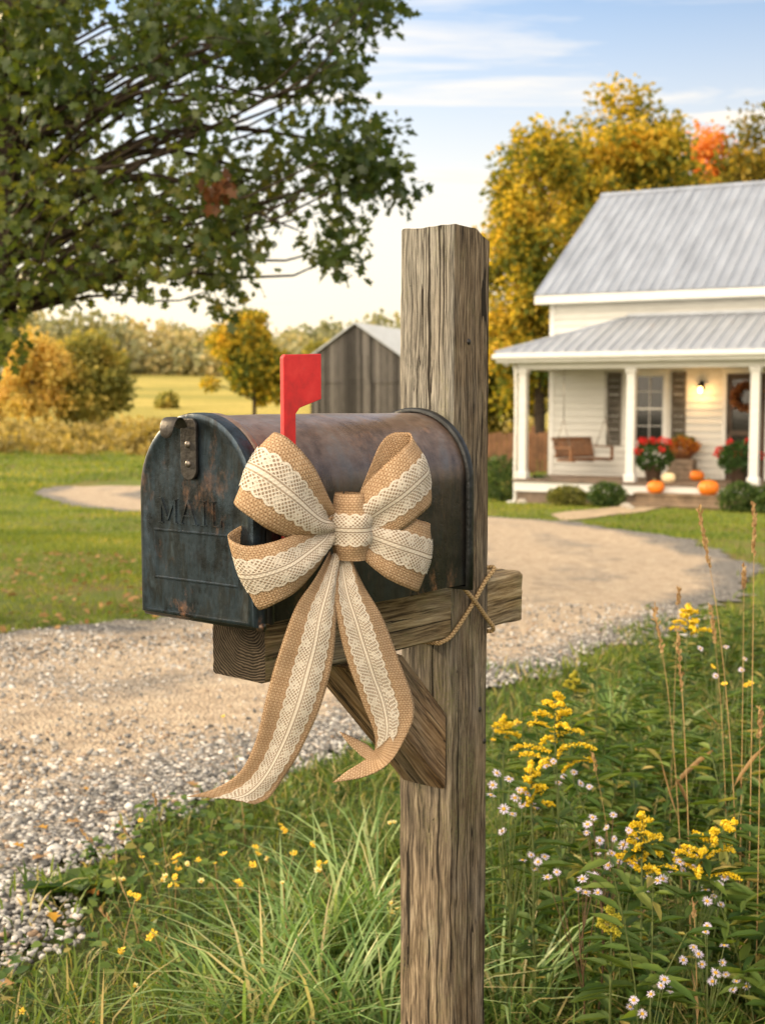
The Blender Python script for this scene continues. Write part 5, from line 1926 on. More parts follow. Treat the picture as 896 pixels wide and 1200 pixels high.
def clump(P, s=1.0):
    x, y = P[:, 0] * s, P[:, 1] * s
    return .5 + .25 * (np.sin(2.1 * x + 1.3 * y) + np.sin(3.7 * x - 2.9 * y + 1.1) * .7 + np.sin(6.1 * x + 5.3 * y + .4) * .5)


def verge(P):
    s = drive_sd(P)
    near_side = P[:, 1] < 9.5
    return (s < -.02 + .18 * (rng.uniform(0, 1, len(P)) ** 4)) & near_side & (rng.uniform(0, 1, len(P)) < np.clip(.35 + clump(P, 1.6) * .8, .1, 1))


def hverge(P):
    s = -drive_sd(P)
    return (.05 + .17 * np.clip(s / .8, 0, 1)) * (.5 + .8 * clump(P, 1.3)) * rng.uniform(.6, 1.35, len(P))


G = [grass_patch(60000, (-2.6, 4.6), (2.15, 5.2), verge, hverge, .0052, (.3, 1.2)),
     grass_patch(45000, (-1.0, 7.5), (4.6, 9.6), verge, lambda P: hverge(P) * .9, .0075, (.3, 1.1)),
     grass_patch(5000, (-4.5, 5.5), (1.2, 2.3), lambda P: np.ones(len(P), bool), lambda P: rng.uniform(.1, .22, len(P)), .006)]
V, F = merge_geo(G)
structure('verge_grass', np_mesh('verge_grass', V, F), M['grass'], 'stuff', 'rough green grass growing along the near verge')
# pale broad-bladed tussocks at the left foot of the post
G = []
for (u, v, n, hh) in ((330, 1150, 130, .36), (400, 1120, 150, .40), (455, 1130, 120, .42), (380, 1230, 150, .40), (300, 1230, 110, .34), (450, 1240, 120, .38), (250, 1180, 70, .28), (430, 1030, 70, .32),
                      (600, 1200, 90, .35), (780, 900, 90, .42), (720, 860, 70, .36), (860, 1150, 80, .4), (600, 1060, 60, .33), (880, 960, 70, .42)):
    g = ground_at(u, min(v, 1600))
    P = g[:2] + rng.normal(0, .045, (n, 2))
    P = P[:max(20, int(n * .62))]; n = len(P)
    base = np.column_stack([P, zt(P[:, 0], P[:, 1])])
    out = np.arctan2(P[:, 1] - g[1], P[:, 0] - g[0]) + rng.normal(0, .5, n)
    G.append(blades_geo(base, hh * .82 * rng.uniform(.55, 1.25, n), rng.uniform(.0045, .0095, n), out, rng.uniform(.35, 1.35, n), .9))
V, F = merge_geo(G)
structure('tussock_grass', np_mesh('tussock_grass', V, F), M['grass_pale'], 'stuff', 'pale arching grass blades around the foot of the post')


def lawnc(P):
    return (drive_sd(P) < -.0 + .1 * rng.uniform(0, 1, len(P))) & (~inside(path_poly, P)) & ((P[:, 1] > 7.0))


def bare(P):
    return rng.uniform(0, 1, len(P)) < np.clip(.25 + 1.1 * clump(P, .55), .15, 1)


G = [grass_patch(120000, (-9, 6), (7.2, 18), lambda P: lawnc(P) & bare(P) & (P[:, 0] < 1.5 + .0 * P[:, 1]), lambda P: rng.uniform(.025, .07, len(P)) * (.5 + .9 * clump(P, .7)), .010, (.3, 1.0)),
     grass_patch(90000, (-14, 12), (16, 34), lawnc, lambda P: rng.uniform(.03, .07, len(P)) * (.6 + .8 * clump(P, .7)), .018, (.3, 1.0)),
     grass_patch(40000, (-24, 14), (30, 56), lawnc, lambda P: rng.uniform(.06, .16, len(P)), .04, (.3, 1.0))]
V, F = merge_geo(G)
structure('lawn_grass', np_mesh('lawn_grass', V, F), M['lawn'], 'stuff', 'short mown lawn inside the bend and in front of the house')
EP = np.column_stack([rng.uniform(-9, 10, 60000), rng.uniform(6.0, 30, 60000)])
es_ = drive_sd(EP)
EP = EP[(es_ > -.22) & (es_ < .10 - .16 * rng.uniform(0, 1, len(EP)) + .14 * (clump(EP, 2.3) - .4))]
V, F = blades_geo(np.column_stack([EP, zt(EP[:, 0], EP[:, 1])]), rng.uniform(.04, .12, len(EP)), .012 * rng.uniform(.6, 1.4, len(EP)), rng.uniform(0, 2 * PI, len(EP)), rng.uniform(.3, 1.2, len(EP)))
structure('edge_grass', np_mesh('edge_grass', V, F), M['lawn'], 'stuff', 'ragged grass fringe along the far edges of the drive')
# little tufts invading the drive edge and middle
tg = np.array([ground_at(u, v)[:2] for u, v in ((742, 748), (760, 757), (715, 770), (748, 742), (700, 784), (120, 1048), (60, 1065), (640, 795), (600, 790), (420, 900), (520, 850), (780, 735), (330, 955), (200, 975))])
G = []
for c in tg:
    n = 60
    P = c + rng.normal(0, .10, (n, 2)) * np.array([1, 1.0])
    G.append(blades_geo(np.column_stack([P, zt(P[:, 0], P[:, 1]) + .015]), rng.uniform(.03, .10, n), .008, rng.uniform(0, 2 * PI, n), rng.uniform(.3, 1.1, n)))
V, F = merge_geo(G)
structure('grass_tufts', np_mesh('grass_tufts', V, F), M['grass'], 'stuff', 'small grass tufts growing through the gravel')

# leafy weeds (goldenrod and aster greenery) right of the post, and clover low down on the left
def weeds(regions):
    L = []; SL = []
    for (n, xr, yr, hr, ls, cond) in regions:
        k = 0
        while k < n:
            x, y = rng.uniform(*xr), rng.uniform(*yr)
            if not cond(x, y): continue
            k += 1
            hgt = rng.uniform(*hr); gz = float(zt(x, y))
            le = rng.normal(0, .16, 2) * hgt
            stem = catmull([(x, y, gz), (x + le[0] * .3, y + le[1] * .3, gz + hgt * .5), (x + le[0], y + le[1], gz + hgt)], 7)
            SL.append(tube_geo(stem, np.linspace(.0026, .001, 7), 4, False))
            m = int(10 + hgt * 38)
            t = rng.uniform(.12, 1, m)
            P = np.array([np.interp(t, np.linspace(0, 1, 7), stem[:, j]) for j in range(3)]).T
            a = rng.uniform(0, 2 * PI, m)
            ax = np.stack([np.cos(a), np.sin(a), rng.uniform(-.1, .7, m)], 1)
            L.append(leaf_geo(P, ax, np.tile([0, 0, 1.0], (m, 1)) + rng.normal(0, .25, (m, 3)), ls * rng.uniform(.6, 1.25, m) * (1.15 - .55 * t), SHAPE_LANCE, fold=.3, width=1.25, droop=.28))
    return merge_geo(L), merge_geo(SL)


def wr(x, y):
    return drive_sd(np.array([[x, y]]))[0] < -.18


def wr2(x, y):
    s_ = drive_sd(np.array([[x, y]]))[0]
    return s_ < -.75 - .35 * math.sin(3 * x + y)


(V, F), (V2, F2) = weeds([(400, (.42, 2.2), (2.4, 4.4), (.22, .56), .10, wr), (420, (.7, 3.8), (4.2, 7.2), (.14, .45), .085, wr2)])
structure('weeds', np_mesh('weeds', V, F), M['weed'], 'stuff', 'dense leafy weeds crowding the verge right of the post')
structure('weed_stems', np_mesh('weed_stems', V2, F2, True), M['stem'], 'stuff', 'thin green stems of the verge weeds')
cl_ = []
n = 5200
P = np.column_stack([rng.uniform(-1.6, .6, n), rng.uniform(2.6, 4.6, n)])
P = P[(drive_sd(P) < -.02) & (rng.uniform(0, 1, len(P)) < clump(P, 2.2))]
n = len(P)
Pb = np.column_stack([P, zt(P[:, 0], P[:, 1]) + rng.uniform(.02, .12, n)])
a = rng.uniform(0, 2 * PI, n)
V, F = leaf_geo(Pb, np.stack([np.cos(a), np.sin(a), rng.uniform(-.1, .5, n)], 1), np.tile([0, 0, 1.0], (n, 1)) + rng.normal(0, .3, (n, 3)), rng.uniform(.018, .04, n), SHAPE_OVAL, width=1.3)
structure('clover', np_mesh('clover', V, F), M['weed'], 'stuff', 'low clover leaves among the verge grass on the left')

# ------------------------------------------------------------------ individual wild flowers
def stem_geo(pathpts, r0, r1, n=14, sides=6):
    return tube_geo(catmull(pathpts, n), np.linspace(r0, r1, n), sides)


def floret_cloud(P, r):
    n = len(P)
    V0 = np.array([(1, 0, 0), (-1, 0, 0), (0, 1, 0), (0, -1, 0), (0, 0, 1), (0, 0, -1)], float)
    F0 = np.array([(0, 2, 4), (2, 1, 4), (1, 3, 4), (3, 0, 4), (2, 0, 5), (1, 2, 5), (3, 1, 5), (0, 3, 5)])
    sc = r * rng.uniform(.55, 1.25, (n, 1, 1))
    V = P[:, None, :] + V0[None] * sc * rng.uniform(.7, 1.2, (n, 1, 3)) + rng.normal(0, .12, (n, 6, 3)) * sc
    F = (np.arange(n) * 6)[:, None, None] + F0[None]
    return V.reshape(-1, 3), F.reshape(-1, 3)


def goldenrod(u, v, d, label, plume=.15, spread=.075, base_du=0, mat='goldenrod', bend=0.0, nbr=15, leafy=34):
    tip = at(u, v, d)
    bx = tip[0] - base_du / FPX * d
    by = d - rng.uniform(.0, .06)
    base = np.array([bx, by, float(zt(bx, by))])
    t = thing('goldenrod', label, 'goldenrod', base, 0, 'goldenrod plants right of the post')
    tp = tip - base
    H_ = tp[2]
    path = [(0, 0, 0), (tp[0] * .15, tp[1] * .2, H_ * .35), (tp[0] * .5 - bend * .2, tp[1] * .5, H_ * .7), (tp[0] - bend * .2, tp[1], H_ * .9), (tp[0] + bend * .3, tp[1], H_)]
    sp = catmull(path, 30)
    V, F = tube_geo(sp, np.linspace(.0034, .0012, 30), 6)
    part('stem', np_mesh('stem', V, F, True), M['stem'], t)
    m = leafy
    tt = rng.uniform(.18, .86, m)
    P = np.array([np.interp(tt, np.linspace(0, 1, 30), sp[:, j]) for j in range(3)]).T
    a = np.arange(m) * 2.4 + rng.normal(0, .3, m)
    V, F = leaf_geo(P, np.stack([np.cos(a), np.sin(a), rng.uniform(.1, .7, m)], 1), np.tile([0, 0, 1.0], (m, 1)), (.105 - .06 * tt) * rng.uniform(.8, 1.2, m), SHAPE_LANCE, fold=.3, width=1.3, droop=.35)
    part('leaves', np_mesh('leaves', V, F), M['goldenrod_leaf'], t)
    Pf = []; L = []
    for k in range(nbr):
        f = k / (nbr - 1)
        z0 = H_ - plume * (1 - f) ** 1.0
        s0 = np.array([np.interp(z0, sp[:, 2], sp[:, j]) for j in range(2)] + [z0])
        a = k * 2.4 + rng.normal(0, .35)
        ln = spread * (1.05 - f) ** .75 * rng.uniform(.75, 1.15)
        e = s0 + np.array([math.cos(a) * ln, math.sin(a) * ln, ln * .38])
        e2 = e + np.array([math.cos(a) * ln * .30, math.sin(a) * ln * .30, -ln * .10])
        br_ = catmull([s0, (s0 + e) / 2 + np.array([0, 0, ln * .12]), e, e2], 16)
        L.append(tube_geo(br_, .0007, 4, False))
        q_ = np.repeat(br_[2:], 7, 0) + rng.normal(0, .0026, (14 * 7, 3)) + np.array([0, 0, .0022])
        Pf.append(q_)
    V, F = merge_geo(L)
    part('branchlets', np_mesh('branchlets', V, F, True), M['stem'], t)
    V, F = floret_cloud(np.vstack(Pf), .0031)
    part('plume', np_mesh('plume', V, F), M[mat], t)


goldenrod(652, 816, 2.95, 'tallest goldenrod nearest the post with a wide golden plume', .19, .085, -6, bend=.02, nbr=18)
goldenrod(622, 897, 2.75, 'narrow goldenrod plume close beside the post among white asters', .10, .036, -4, nbr=12)
goldenrod(752, 956, 2.62, 'goldenrod with a narrow upright plume in the middle right', .13, .052, 4, nbr=16)
goldenrod(842, 965, 2.68, 'goldenrod with a tilted golden plume at the right, next to the asters', .12, .062, 36, bend=.10, nbr=16)
goldenrod(716, 1062, 2.5, 'short goldenrod still in greenish bud', .07, .03, 3, 'bud_green', nbr=9, leafy=22)
goldenrod(806, 712, 3.9, 'blurred bright goldenrod beside the tall dry stalks', .09, .05, 6, nbr=12)
goldenrod(590, 842, 3.5, 'small soft yellow goldenrod right behind the post', .06, .03, 2, nbr=9)
goldenrod(672, 790, 4.4, 'small greenish goldenrod between drive and tall goldenrod', .07, .035, 2, 'bud_green', nbr=9)


def head_mesh(name, npet, r, pw, cup, mat_p, mat_c, eye):
    P = []; L = []
    a = np.arange(npet) * 2 * PI / npet + rng.normal(0, .1, npet)
    pos = np.stack([np.cos(a) * eye * .8, np.sin(a) * eye * .8, np.zeros(npet)], 1)
    ax = np.stack([np.cos(a), np.sin(a), np.full(npet, cup) + rng.normal(0, .12, npet)], 1)
    V, F = leaf_geo(pos, ax, np.tile([0, 0, 1.0], (npet, 1)), (r - eye * .8) * rng.uniform(.85, 1.1, npet), SHAPE_OVAL, fold=.1, width=pw, droop=.1)
    mb = MB(); mb.add(V, [tuple(f) for g in F for f in g], 0)
    mb.lathe([(eye, -.0005), (eye * .95, .0012), (eye * .6, .0026), (.0001, .003)], 10, mi=1)
    me = mb.mesh(name)
    me.materials.append(mat_p); me.materials.append(mat_c)
    return me


aster_heads = [head_mesh('aster_flower', int(rng.integers(14, 19)), .0135, .42, .12, M['aster_petal'], M['aster_eye'], .0042) for _ in range(4)]
yellow_heads = [head_mesh('yellow_flower', 5 + k % 3, .0105, 1.15, .8, M['yellow_petal'], M['aster_eye'], .003) for k in range(3)]
pale_heads = [head_mesh('pale_flower', 6, .009, 1.1, 1.1, M['pale_petal'], M['aster_eye'], .003) for k in range(2)]


def aster(blooms, d, base_uv, label, stemmat='stem', leafy=26):
    g = np.array([at(base_uv[0], 470, d)[0], d, 0.0]); g[2] = float(zt(g[0], g[1]))
    t = thing('aster', label, 'aster', g, 0, 'pale lavender asters right of the post')
    L = []
    top = np.mean([at(u, v, d) for u, v in blooms], 0) - g
    fork = top * .66
    main = catmull([(0, 0, 0), fork * .5 + np.array([.01, 0, 0]), fork], 12)
    L.append(tube_geo(main, np.linspace(.0026, .0018, 12), 5))
    ends = []
    for (u, v) in blooms:
        e = at(u, v, d + rng.normal(0, .05)) - g
        k = rng.integers(6, 12)
        m = (main[k] + e) / 2 + np.array([0, 0, -.01])
        L.append(tube_geo(catmull([main[k], m, e], 8), np.linspace(.0013, .0008, 8), 4))
        ends.append(e)
    V, F = merge_geo(L)
    part('stem', np_mesh('stem', V, F, True), M[stemmat], t)
    m = leafy
    tt = rng.uniform(.1, 1, m)
    P = np.array([np.interp(tt, np.linspace(0, 1, 12), main[:, j]) for j in range(3)]).T
    a = rng.uniform(0, 2 * PI, m)
    V, F = leaf_geo(P, np.stack([np.cos(a), np.sin(a), rng.uniform(0, .7, m)], 1), np.tile([0, 0, 1.0], (m, 1)), rng.uniform(.03, .06, m), SHAPE_LANCE, width=1.2)
    part('leaves', np_mesh('leaves', V, F), M['weed'], t)
    for e in ends:
        o = part('flower_head', aster_heads[rng.integers(0, 4)], None, t, e)
        to = -(g + e - np.array([0, 0, EYE])); to /= np.linalg.norm(to)
        dirv = Vector(to * rng.uniform(.3, 1.0) + np.array([0, 0, .75]) + rng.normal(0, .28, 3))
        o.rotation_mode = 'QUATERNION'
        o.rotation_quaternion = dirv.to_track_quat('Z', 'Y')
        k = rng.uniform(.62, .95); o.scale = (k, k, k)


aster([(582, 906), (590, 948), (588, 974), (603, 935), (608, 926), (618, 930), (596, 913), (575, 932), (612, 942), (577, 920), (600, 954), (628, 944)], 2.72, (596, 1100), 'white aster cluster close to the right side of the post')
aster([(640, 898), (648, 892), (660, 910), (680, 918), (672, 905), (690, 922), (654, 917)], 2.95, (664, 1080), 'pale aster cluster under the tall goldenrod plume')
aster([(688, 966), (694, 958), (710, 970), (718, 955), (719, 983), (736, 973), (700, 998), (702, 985), (687, 976), (744, 985), (730, 990)], 2.66, (705, 1150), 'largest lavender aster cluster in the centre right', 'stem_brown')
aster([(682, 1030), (690, 1024), (697, 1026), (700, 1046), (677, 1042), (686, 1046), (641, 1028), (652, 1022)], 2.6, (690, 1180), 'lavender aster cluster below the largest one', 'stem_brown')
aster([(762, 1030), (770, 1032), (776, 1030), (848, 1028), (842, 1036), (836, 1050), (844, 1060), (828, 1056), (826, 1042), (756, 1042)], 2.62, (800, 1200), 'aster cluster beside the tilted goldenrod at right')
aster([(828, 1085), (826, 1092), (848, 1108), (812, 1110), (818, 1118), (806, 1105), (800, 1125), (838, 1140), (850, 1142), (862, 1150), (874, 1156), (846, 1128), (822, 1130), (858, 1160), (834, 1150)], 2.45, (835, 1250), 'spreading lavender aster cluster in the lower right corner')
aster([(738, 1180), (742, 1172), (752, 1188), (774, 1155), (778, 1148), (785, 1160), (762, 1165)], 2.35, (760, 1280), 'small fading aster cluster at the bottom right')
aster([(724, 1010), (716, 1000), (732, 1004), (740, 1012), (726, 994), (748, 1006), (712, 1014)], 2.7, (728, 1160), 'aster cluster between the largest one and the upright goldenrod')
aster([(796, 1010), (806, 1004), (800, 1020), (812, 1016), (790, 1002), (786, 1018), (818, 1006)], 2.75, (800, 1150), 'aster cluster just left of the tilted goldenrod plume')
aster([(630, 1010), (622, 1002), (638, 1004), (626, 1018), (612, 1008)], 2.7, (628, 1140), 'small pale aster cluster low beside the post')
aster([(868, 785), (872, 772), (838, 792), (820, 760), (850, 758)], 3.6, (850, 900), 'white blurred flowers among the tall weeds at right')


def wildflower(u, v, d, label, heads, base_du=0, mat='stem', leafy=6, sc=1.0, group='small yellow flowers on the verge'):
    tip = at(u, v, d)
    bx = tip[0] - base_du / FPX * d; by = d + rng.normal(0, .02)
    base = np.array([bx, by, float(zt(bx, by))])
    if tip[2] - base[2] < .05:
        tip[2] = base[2] + .05
    t = thing('yellow_wildflower', label, 'wildflower', base, 0, group)
    tp = tip - base
    sp = catmull([(0, 0, 0), (tp[0] * .3, tp[1] * .4, tp[2] * .5), tuple(tp)], 12)
    V, F = tube_geo(sp, np.linspace(.0016, .0009, 12), 5)
    part('stem', np_mesh('stem', V, F, True), M[mat], t)
    if leafy:
        tt = rng.uniform(.15, .8, leafy)
        P = np.array([np.interp(tt, np.linspace(0, 1, 12), sp[:, j]) for j in range(3)]).T
        a = rng.uniform(0, 2 * PI, leafy)
        V, F = leaf_geo(P, np.stack([np.cos(a), np.sin(a), rng.uniform(.1, .9, leafy)], 1), np.tile([0, 0, 1.0], (leafy, 1)), rng.uniform(.02, .045, leafy), SHAPE_LANCE, width=1.5)
        part('leaves', np_mesh('leaves', V, F), M['weed'], t)
    nh = rng.integers(1, 4)
    for k in range(nh):
        o = part('bloom', heads[rng.integers(0, len(heads))], None, t, tp + (rng.normal(0, .008, 3) if k else 0))
        dirv = Vector((rng.normal(0, .5), rng.normal(-.4, .4), 1.0))
        o.rotation_mode = 'QUATERNION'; o.rotation_quaternion = dirv.to_track_quat('Z', 'Y')
        s_ = 1.15 * sc * rng.uniform(.75, 1.15); o.scale = (s_, s_, s_)


YF = [(262, 840, 4.0), (165, 962, 3.6), (210, 1003, 3.3), (140, 1030, 3.1), (166, 1005, 3.3), (183, 1013, 3.25), (207, 1010, 3.3), (220, 1012, 3.2), (232, 1008, 3.3), (252, 1012, 3.3), (262, 1002, 3.35), (236, 1033, 3.1), (278, 1034, 3.1),
      (297, 994, 3.4), (296, 1014, 3.2), (313, 1005, 3.3), (332, 972, 3.5), (366, 992, 3.3), (374, 1012, 3.2), (372, 1020, 3.1), (206, 1038, 3.1), (160, 1050, 3.0), (141, 1118, 2.75), (158, 1156, 2.65), (180, 1095, 2.8), (26, 1186, 2.6),
      (110, 1198, 2.55), (331, 1035, 3.0), (465, 1065, 2.9), (462, 964, 3.4), (345, 1000, 3.3), (190, 1032, 3.1)]
names = ['small yellow flower standing alone over the gravel by the bow tail', 'yellow flower nearest the gravel on the left verge', None]
for i, (u, v, d) in enumerate(YF):
    if i == 0: lab = 'single small yellow flower on a tall stem left of the bow tails'
    elif i == 25: lab = 'yellow flower in the bottom left corner'
    elif i == 28: lab = 'pale flower close to the left side of the post near the bottom'
    elif i == 29: lab = 'pale flower close to the left side of the post below the brace'
    else: lab = 'small yellow flower on a thin stem in the left verge grass'
    wildflower(u, v, d, lab, pale_heads if i % 4 == 3 or i in (28, 29) else yellow_heads, rng.uniform(-40, 25), 'stem' if i % 3 else 'stem_dry')
for (u, v, d, lab) in ((848, 803, 3.3, 'yellow flower among tall weeds near the right edge'), (876, 803, 3.3, 'yellow flower at the right edge of the weeds'), (604, 847, 3.6, 'yellow flower just right of the post top of the weeds'),
                       (577, 868, 3.4, 'yellow flower touching the right side of the post'), (834, 782, 3.6, 'pale yellow flower above the tall weeds at right'), (586, 858, 3.6, 'dull yellow flower behind the narrow goldenrod')):
    wildflower(u, v, d, lab, yellow_heads, 2, group='small yellow flowers on the right verge')


def stalk(tip_uv, d, base_du, label, head=.16, r=.0022, bend=0.0, nseed=60, hw=.004):
    tip = at(tip_uv[0], tip_uv[1], d)
    bx = tip[0] + base_du / FPX * d; base = np.array([bx, d, float(zt(bx, d))])
    t = thing('dry_grass_stalk', label, 'dry stalk', base, 0, 'tall dry grass stalks on the right verge')
    tp = tip - base
    sp = catmull([(0, 0, 0), (tp[0] * .25 + bend * .3, 0, tp[2] * .4), (tp[0] * .6 + bend * .3, 0, tp[2] * .75), tuple(tp)], 24)
    V, F = tube_geo(sp, np.linspace(r * .78, r * .28, 24), 5)
    part('stem', np_mesh('stem', V, F, True), M['stem_dry'], t)
    L = np.linalg.norm(tp)
    f0 = max(.3, 1 - head / L)
    tt = rng.uniform(f0, 1, nseed)
    P = np.array([np.interp(tt, np.linspace(0, 1, 24), sp[:, j]) for j in range(3)]).T + rng.normal(0, hw * .5, (nseed, 3))
    dr_ = unit(tp)[None, :] + rng.normal(0, .28, (nseed, 3))
    V, F = leaf_geo(P, dr_, rand_dirs(nseed), rng.uniform(.008, .014, nseed), SHAPE_LANCE, width=2.4)
    part('seed_head', np_mesh('seed_head', V, F), M['seed'], t)
    for _k in range(1 if hw > .003 else 0):
        q_ = rng.uniform(.15, .6)
        P = np.array([[np.interp(q_, np.linspace(0, 1, 24), sp[:, j]) for j in range(3)]])
        a = rng.uniform(0, 2 * PI)
        V, F = leaf_geo(P, np.array([[math.cos(a), math.sin(a), rng.uniform(.8, 1.6)]]), rand_dirs(1), rng.uniform(.10, .2), SHAPE_LANCE, width=.11, droop=.3)
        part('blade', np_mesh('blade', V, F), M['seed'], t)


stalk((818, 596), 3.0, 62, 'tall straw stalk leaning left in front of the drive, second from right', .20, .0020, .02, 110)
stalk((883, 592), 3.0, 6, 'tallest upright straw stalk near the right edge', .17, .0022, 0, 110)
stalk((766, 710), 3.1, 44, 'leftmost straw stalk over the drive', .17, .0020, .01)
stalk((793, 740), 2.9, 26, 'straw stalk with brown stem between the leftmost stalk and the goldenrod', .2, .0024, .0)
stalk((832, 710), 3.2, 30, 'straw stalk crossing behind the blurred goldenrod', .14, .0017, .01)
stalk((871, 664), 3.1, 5, 'short headed straw stalk beside the tallest stalk', .08, .0018)
stalk((795, 690), 3.4, -6, 'faint straw stalk above the drive edge', .06, .0015)
stalk((694, 886), 2.8, 30, 'pale bending straw stalk right of the tall goldenrod', .05, .0015, .03, 20)
stalk((812, 1060), 2.5, 10, 'short cut straw stem low in the right weeds', .04, .0022, 0, 12)
stalk((890, 830), 2.7, 4, 'straw stalk at the right edge low down', .1, .0020)
G3 = 'thin straw stems in the left verge'
for (u, v, d, du, lab) in ((96, 975, 3.2, 70, 'thin reddish straw stem leaning over the gravel at left'), (140, 965, 3.2, 60, 'thin pale straw stem leaning left beside the yellow flowers'), (180, 930, 3.3, 20, 'thin straw stem rising in front of the gravel'), (115, 1065, 2.8, 70, 'long low straw stem in the lower left verge')):
    stalk((u, v), d, du, lab, .05, .0012, 0, 16, .002)

# broadleaf rosette on the gravel
g = ground_at(92, 1052)
t = thing('dock_weed', 'low broadleaf weed with a red leaf growing on the gravel at left', 'weed', g)
n = 26
a = rng.uniform(0, 2 * PI, n)
V, F = leaf_geo(rng.normal(0, .02, (n, 3)) * np.array([1, 1, .2]) + np.array([0, 0, .02]), np.stack([np.cos(a), np.sin(a), rng.uniform(.25, 1.0, n)], 1), np.tile([0, 0, 1.0], (n, 1)), rng.uniform(.07, .13, n), SHAPE_OVAL, width=.9, droop=.4)
part('leaves', np_mesh('leaves', V, F), M['weed'], t)
V, F = leaf_geo(np.array([[.03, -.03, .03]]), np.array([[.5, -.5, .3]]), np.array([[0, 0, 1.0]]), .06, SHAPE_OVAL, droop=.3)
part('red_leaf', np_mesh('red_leaf', V, F), M['tree_orange'], t)
# fallen leaves
FLV = [(56, 985, 'fallen'), (103, 938, 'fallen'), (128, 967, 'fallen_tan'), (75, 978, 'fallen_tan'), (38, 1022, 'fallen_tan'), (12, 1004, 'fallen'), (20, 1170, 'fallen_tan'), (60, 1085, 'fallen'), (218, 928, 'fallen_tan')]
FLB = ['orange fallen leaf lying on the gravel at far left', 'yellow fallen leaf on the gravel nearest the packed drive', 'tan fallen leaf on the gravel beside the left verge', 'brown curled leaf on the gravel next to the orange leaf', 'tan fallen leaf on the gravel left of the broadleaf weed', 'orange fallen leaf at the left photo edge', 'dark brown fallen leaf in the bottom left grass', 'orange fallen leaf below the broadleaf weed', 'small tan fallen leaf on the gravel under the bow tail']
for (u, v, mk), lab in zip(FLV, FLB):
    g = ground_at(u, v)
    a = rng.uniform(0, 2 * PI)
    V, F = leaf_geo(np.zeros((1, 3)), np.array([[math.cos(a), math.sin(a), .08]]), np.array([[.15, .1, 1.0]]), rng.uniform(.05, .075), SHAPE_OAK, fold=.35, droop=.2)
    o = part('fallen_leaf', np_mesh('fallen_leaf', V, F), M[mk], None, g + np.array([0, 0, .038]))
    o['label'] = lab; o['category'] = 'leaf'; o['group'] = 'fallen leaves on the gravel'
# leaf litter on the lawn under the oak
n = 900
P = np.column_stack([rng.uniform(-6, .5, n), rng.uniform(7.6, 14, n)])
P = P[drive_sd(P) < .3]; n = len(P)
a = rng.uniform(0, 2 * PI, n)
V, F = leaf_geo(np.column_stack([P, zt(P[:, 0], P[:, 1]) + .045]), np.stack([np.cos(a), np.sin(a), rng.normal(0, .3, n)], 1), np.tile([0, 0, 1.0], (n, 1)) + rng.normal(0, .4, (n, 3)), rng.uniform(.05, .09, n), SHAPE_OAK)
structure('leaf_litter', np_mesh('leaf_litter', V, F), M['fallen_tan'], 'stuff', 'scattered brown leaf litter on the lawn under the oak')

# ------------------------------------------------------------------ sky, sun, camera
SUN_AZ = R(60)      # left of the view axis
SUN_EL = R(19)
w = NT('World', True)
sky = w.n('ShaderNodeTexSky', sky_type='NISHITA', sun_disc=False)
sky.sun_elevation = SUN_EL; sky.sun_rotation = -SUN_AZ
sky.air_density = 1.0; sky.dust_density = 1.6; sky.ozone_density = 1.2; sky.altitude = 100
dirv = w.n('ShaderNodeTexCoord').outputs['Generated']
x, y, z = sepxyz(w, dirv)
hs = w.n('ShaderNodeHueSaturation', {'Saturation': 1.0, 'Color': sky.outputs[0]}).outputs[0]
zc = w.math('MAXIMUM', z, .05)
px_ = w.math('DIVIDE', x, zc); py_ = w.math('DIVIDE', y, zc)
cv = w.n('ShaderNodeCombineXYZ', {0: px_, 1: py_, 2: 0.0}).outputs[0]
c1 = w.noise(w.mapping(cv, (.55, 1.3, 1), (1.3, .4, 0), (0, 0, R(24))), 1.1, 7, .6, .6)
cm = w.ramp(c1, [(.42, 0), (.64, 1)])
low = w.ramp(z, [(.0, 1.0), (.14, .8), (.31, .0)])
cf = w.math('MULTIPLY', w.math('MAXIMUM', w.math('MULTIPLY', cm, .9), w.math('MULTIPLY', low, .9)), w.ramp(z, [(0, 1), (.7, .9), (1, .6)]))
SKY_S = .15
cloudc = w.mix(low, (7.4, 7.1, 6.8, 1), (9.6, 8.0, 5.7, 1))
skyc = w.mix(cf, w.mix(1.0, hs, (1.30, 1.40, 1.52, 1), 'MULTIPLY'), cloudc)
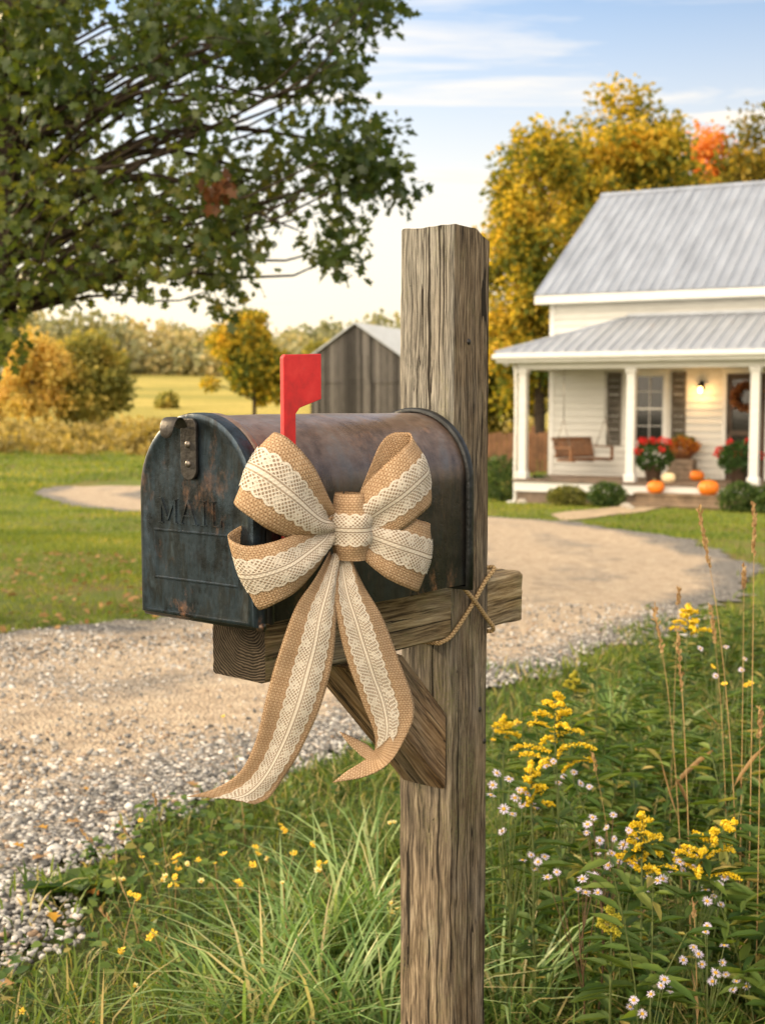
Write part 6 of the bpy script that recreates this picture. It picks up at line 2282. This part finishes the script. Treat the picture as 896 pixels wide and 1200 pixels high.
# added out of view: fill glow overhead, warm key glow behind the camera
fill_glow = w.math('MULTIPLY', w.ramp(z, [(.36, 0), (.6, 1)]), w.math('MULTIPLY_ADD', c1, .5, .6))
skyc = w.mix(w.math('MULTIPLY', fill_glow, .85, clamp=True), skyc, (4.6, 4.4, 4.1, 1))
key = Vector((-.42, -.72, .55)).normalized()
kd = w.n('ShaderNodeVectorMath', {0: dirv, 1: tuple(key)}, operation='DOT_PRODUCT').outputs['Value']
key_glow = w.math('MULTIPLY', w.ramp(kd, [(.52, 0), (.90, 1)], 'EASE'), w.math('MULTIPLY_ADD', c1, .9, .5), clamp=True)
skyc = w.mix(key_glow, skyc, (37.0, 31.0, 23.0, 1))
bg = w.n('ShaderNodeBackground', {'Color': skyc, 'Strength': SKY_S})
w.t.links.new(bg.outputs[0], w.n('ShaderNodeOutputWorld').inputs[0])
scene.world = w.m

sl = bpy.data.lights.new('sun', 'SUN'); sl.energy = 5.0; sl.angle = R(1.0); sl.color = (1, .74, .42)
so = bpy.data.objects.new('sun', sl); COL.objects.link(so)
sd_ = Vector((-math.sin(SUN_AZ) * math.cos(SUN_EL), math.cos(SUN_AZ) * math.cos(SUN_EL), math.sin(SUN_EL)))
so.rotation_mode = 'QUATERNION'; so.rotation_quaternion = sd_.to_track_quat('Z', 'Y')
so.location = (-20, 30, 20)

cam = bpy.data.cameras.new('camera')
cam.sensor_fit = 'VERTICAL'; cam.sensor_height = 36; cam.sensor_width = 27
cam.lens = FPX / 1200 * 36
cam.clip_start = .05; cam.clip_end = 3000
cam.dof.use_dof = True; cam.dof.focus_distance = 1.86; cam.dof.aperture_fstop = 7.0; cam.dof.aperture_blades = 0
co = bpy.data.objects.new('camera', cam); COL.objects.link(co)
co.location = (0, 0, EYE); co.rotation_euler = (PI / 2 - PITCH, 0, 0)
scene.camera = co
scene.view_settings.view_transform = 'Standard'; scene.view_settings.look = 'None'
scene.view_settings.exposure = 0; scene.view_settings.gamma = 1
scene.cycles.use_denoising = True
scene.cycles.max_bounces = 8; scene.cycles.transparent_max_bounces = 24
scene.cycles.sample_clamp_indirect = 6
scene.render.resolution_x = 764; scene.render.resolution_y = 1024
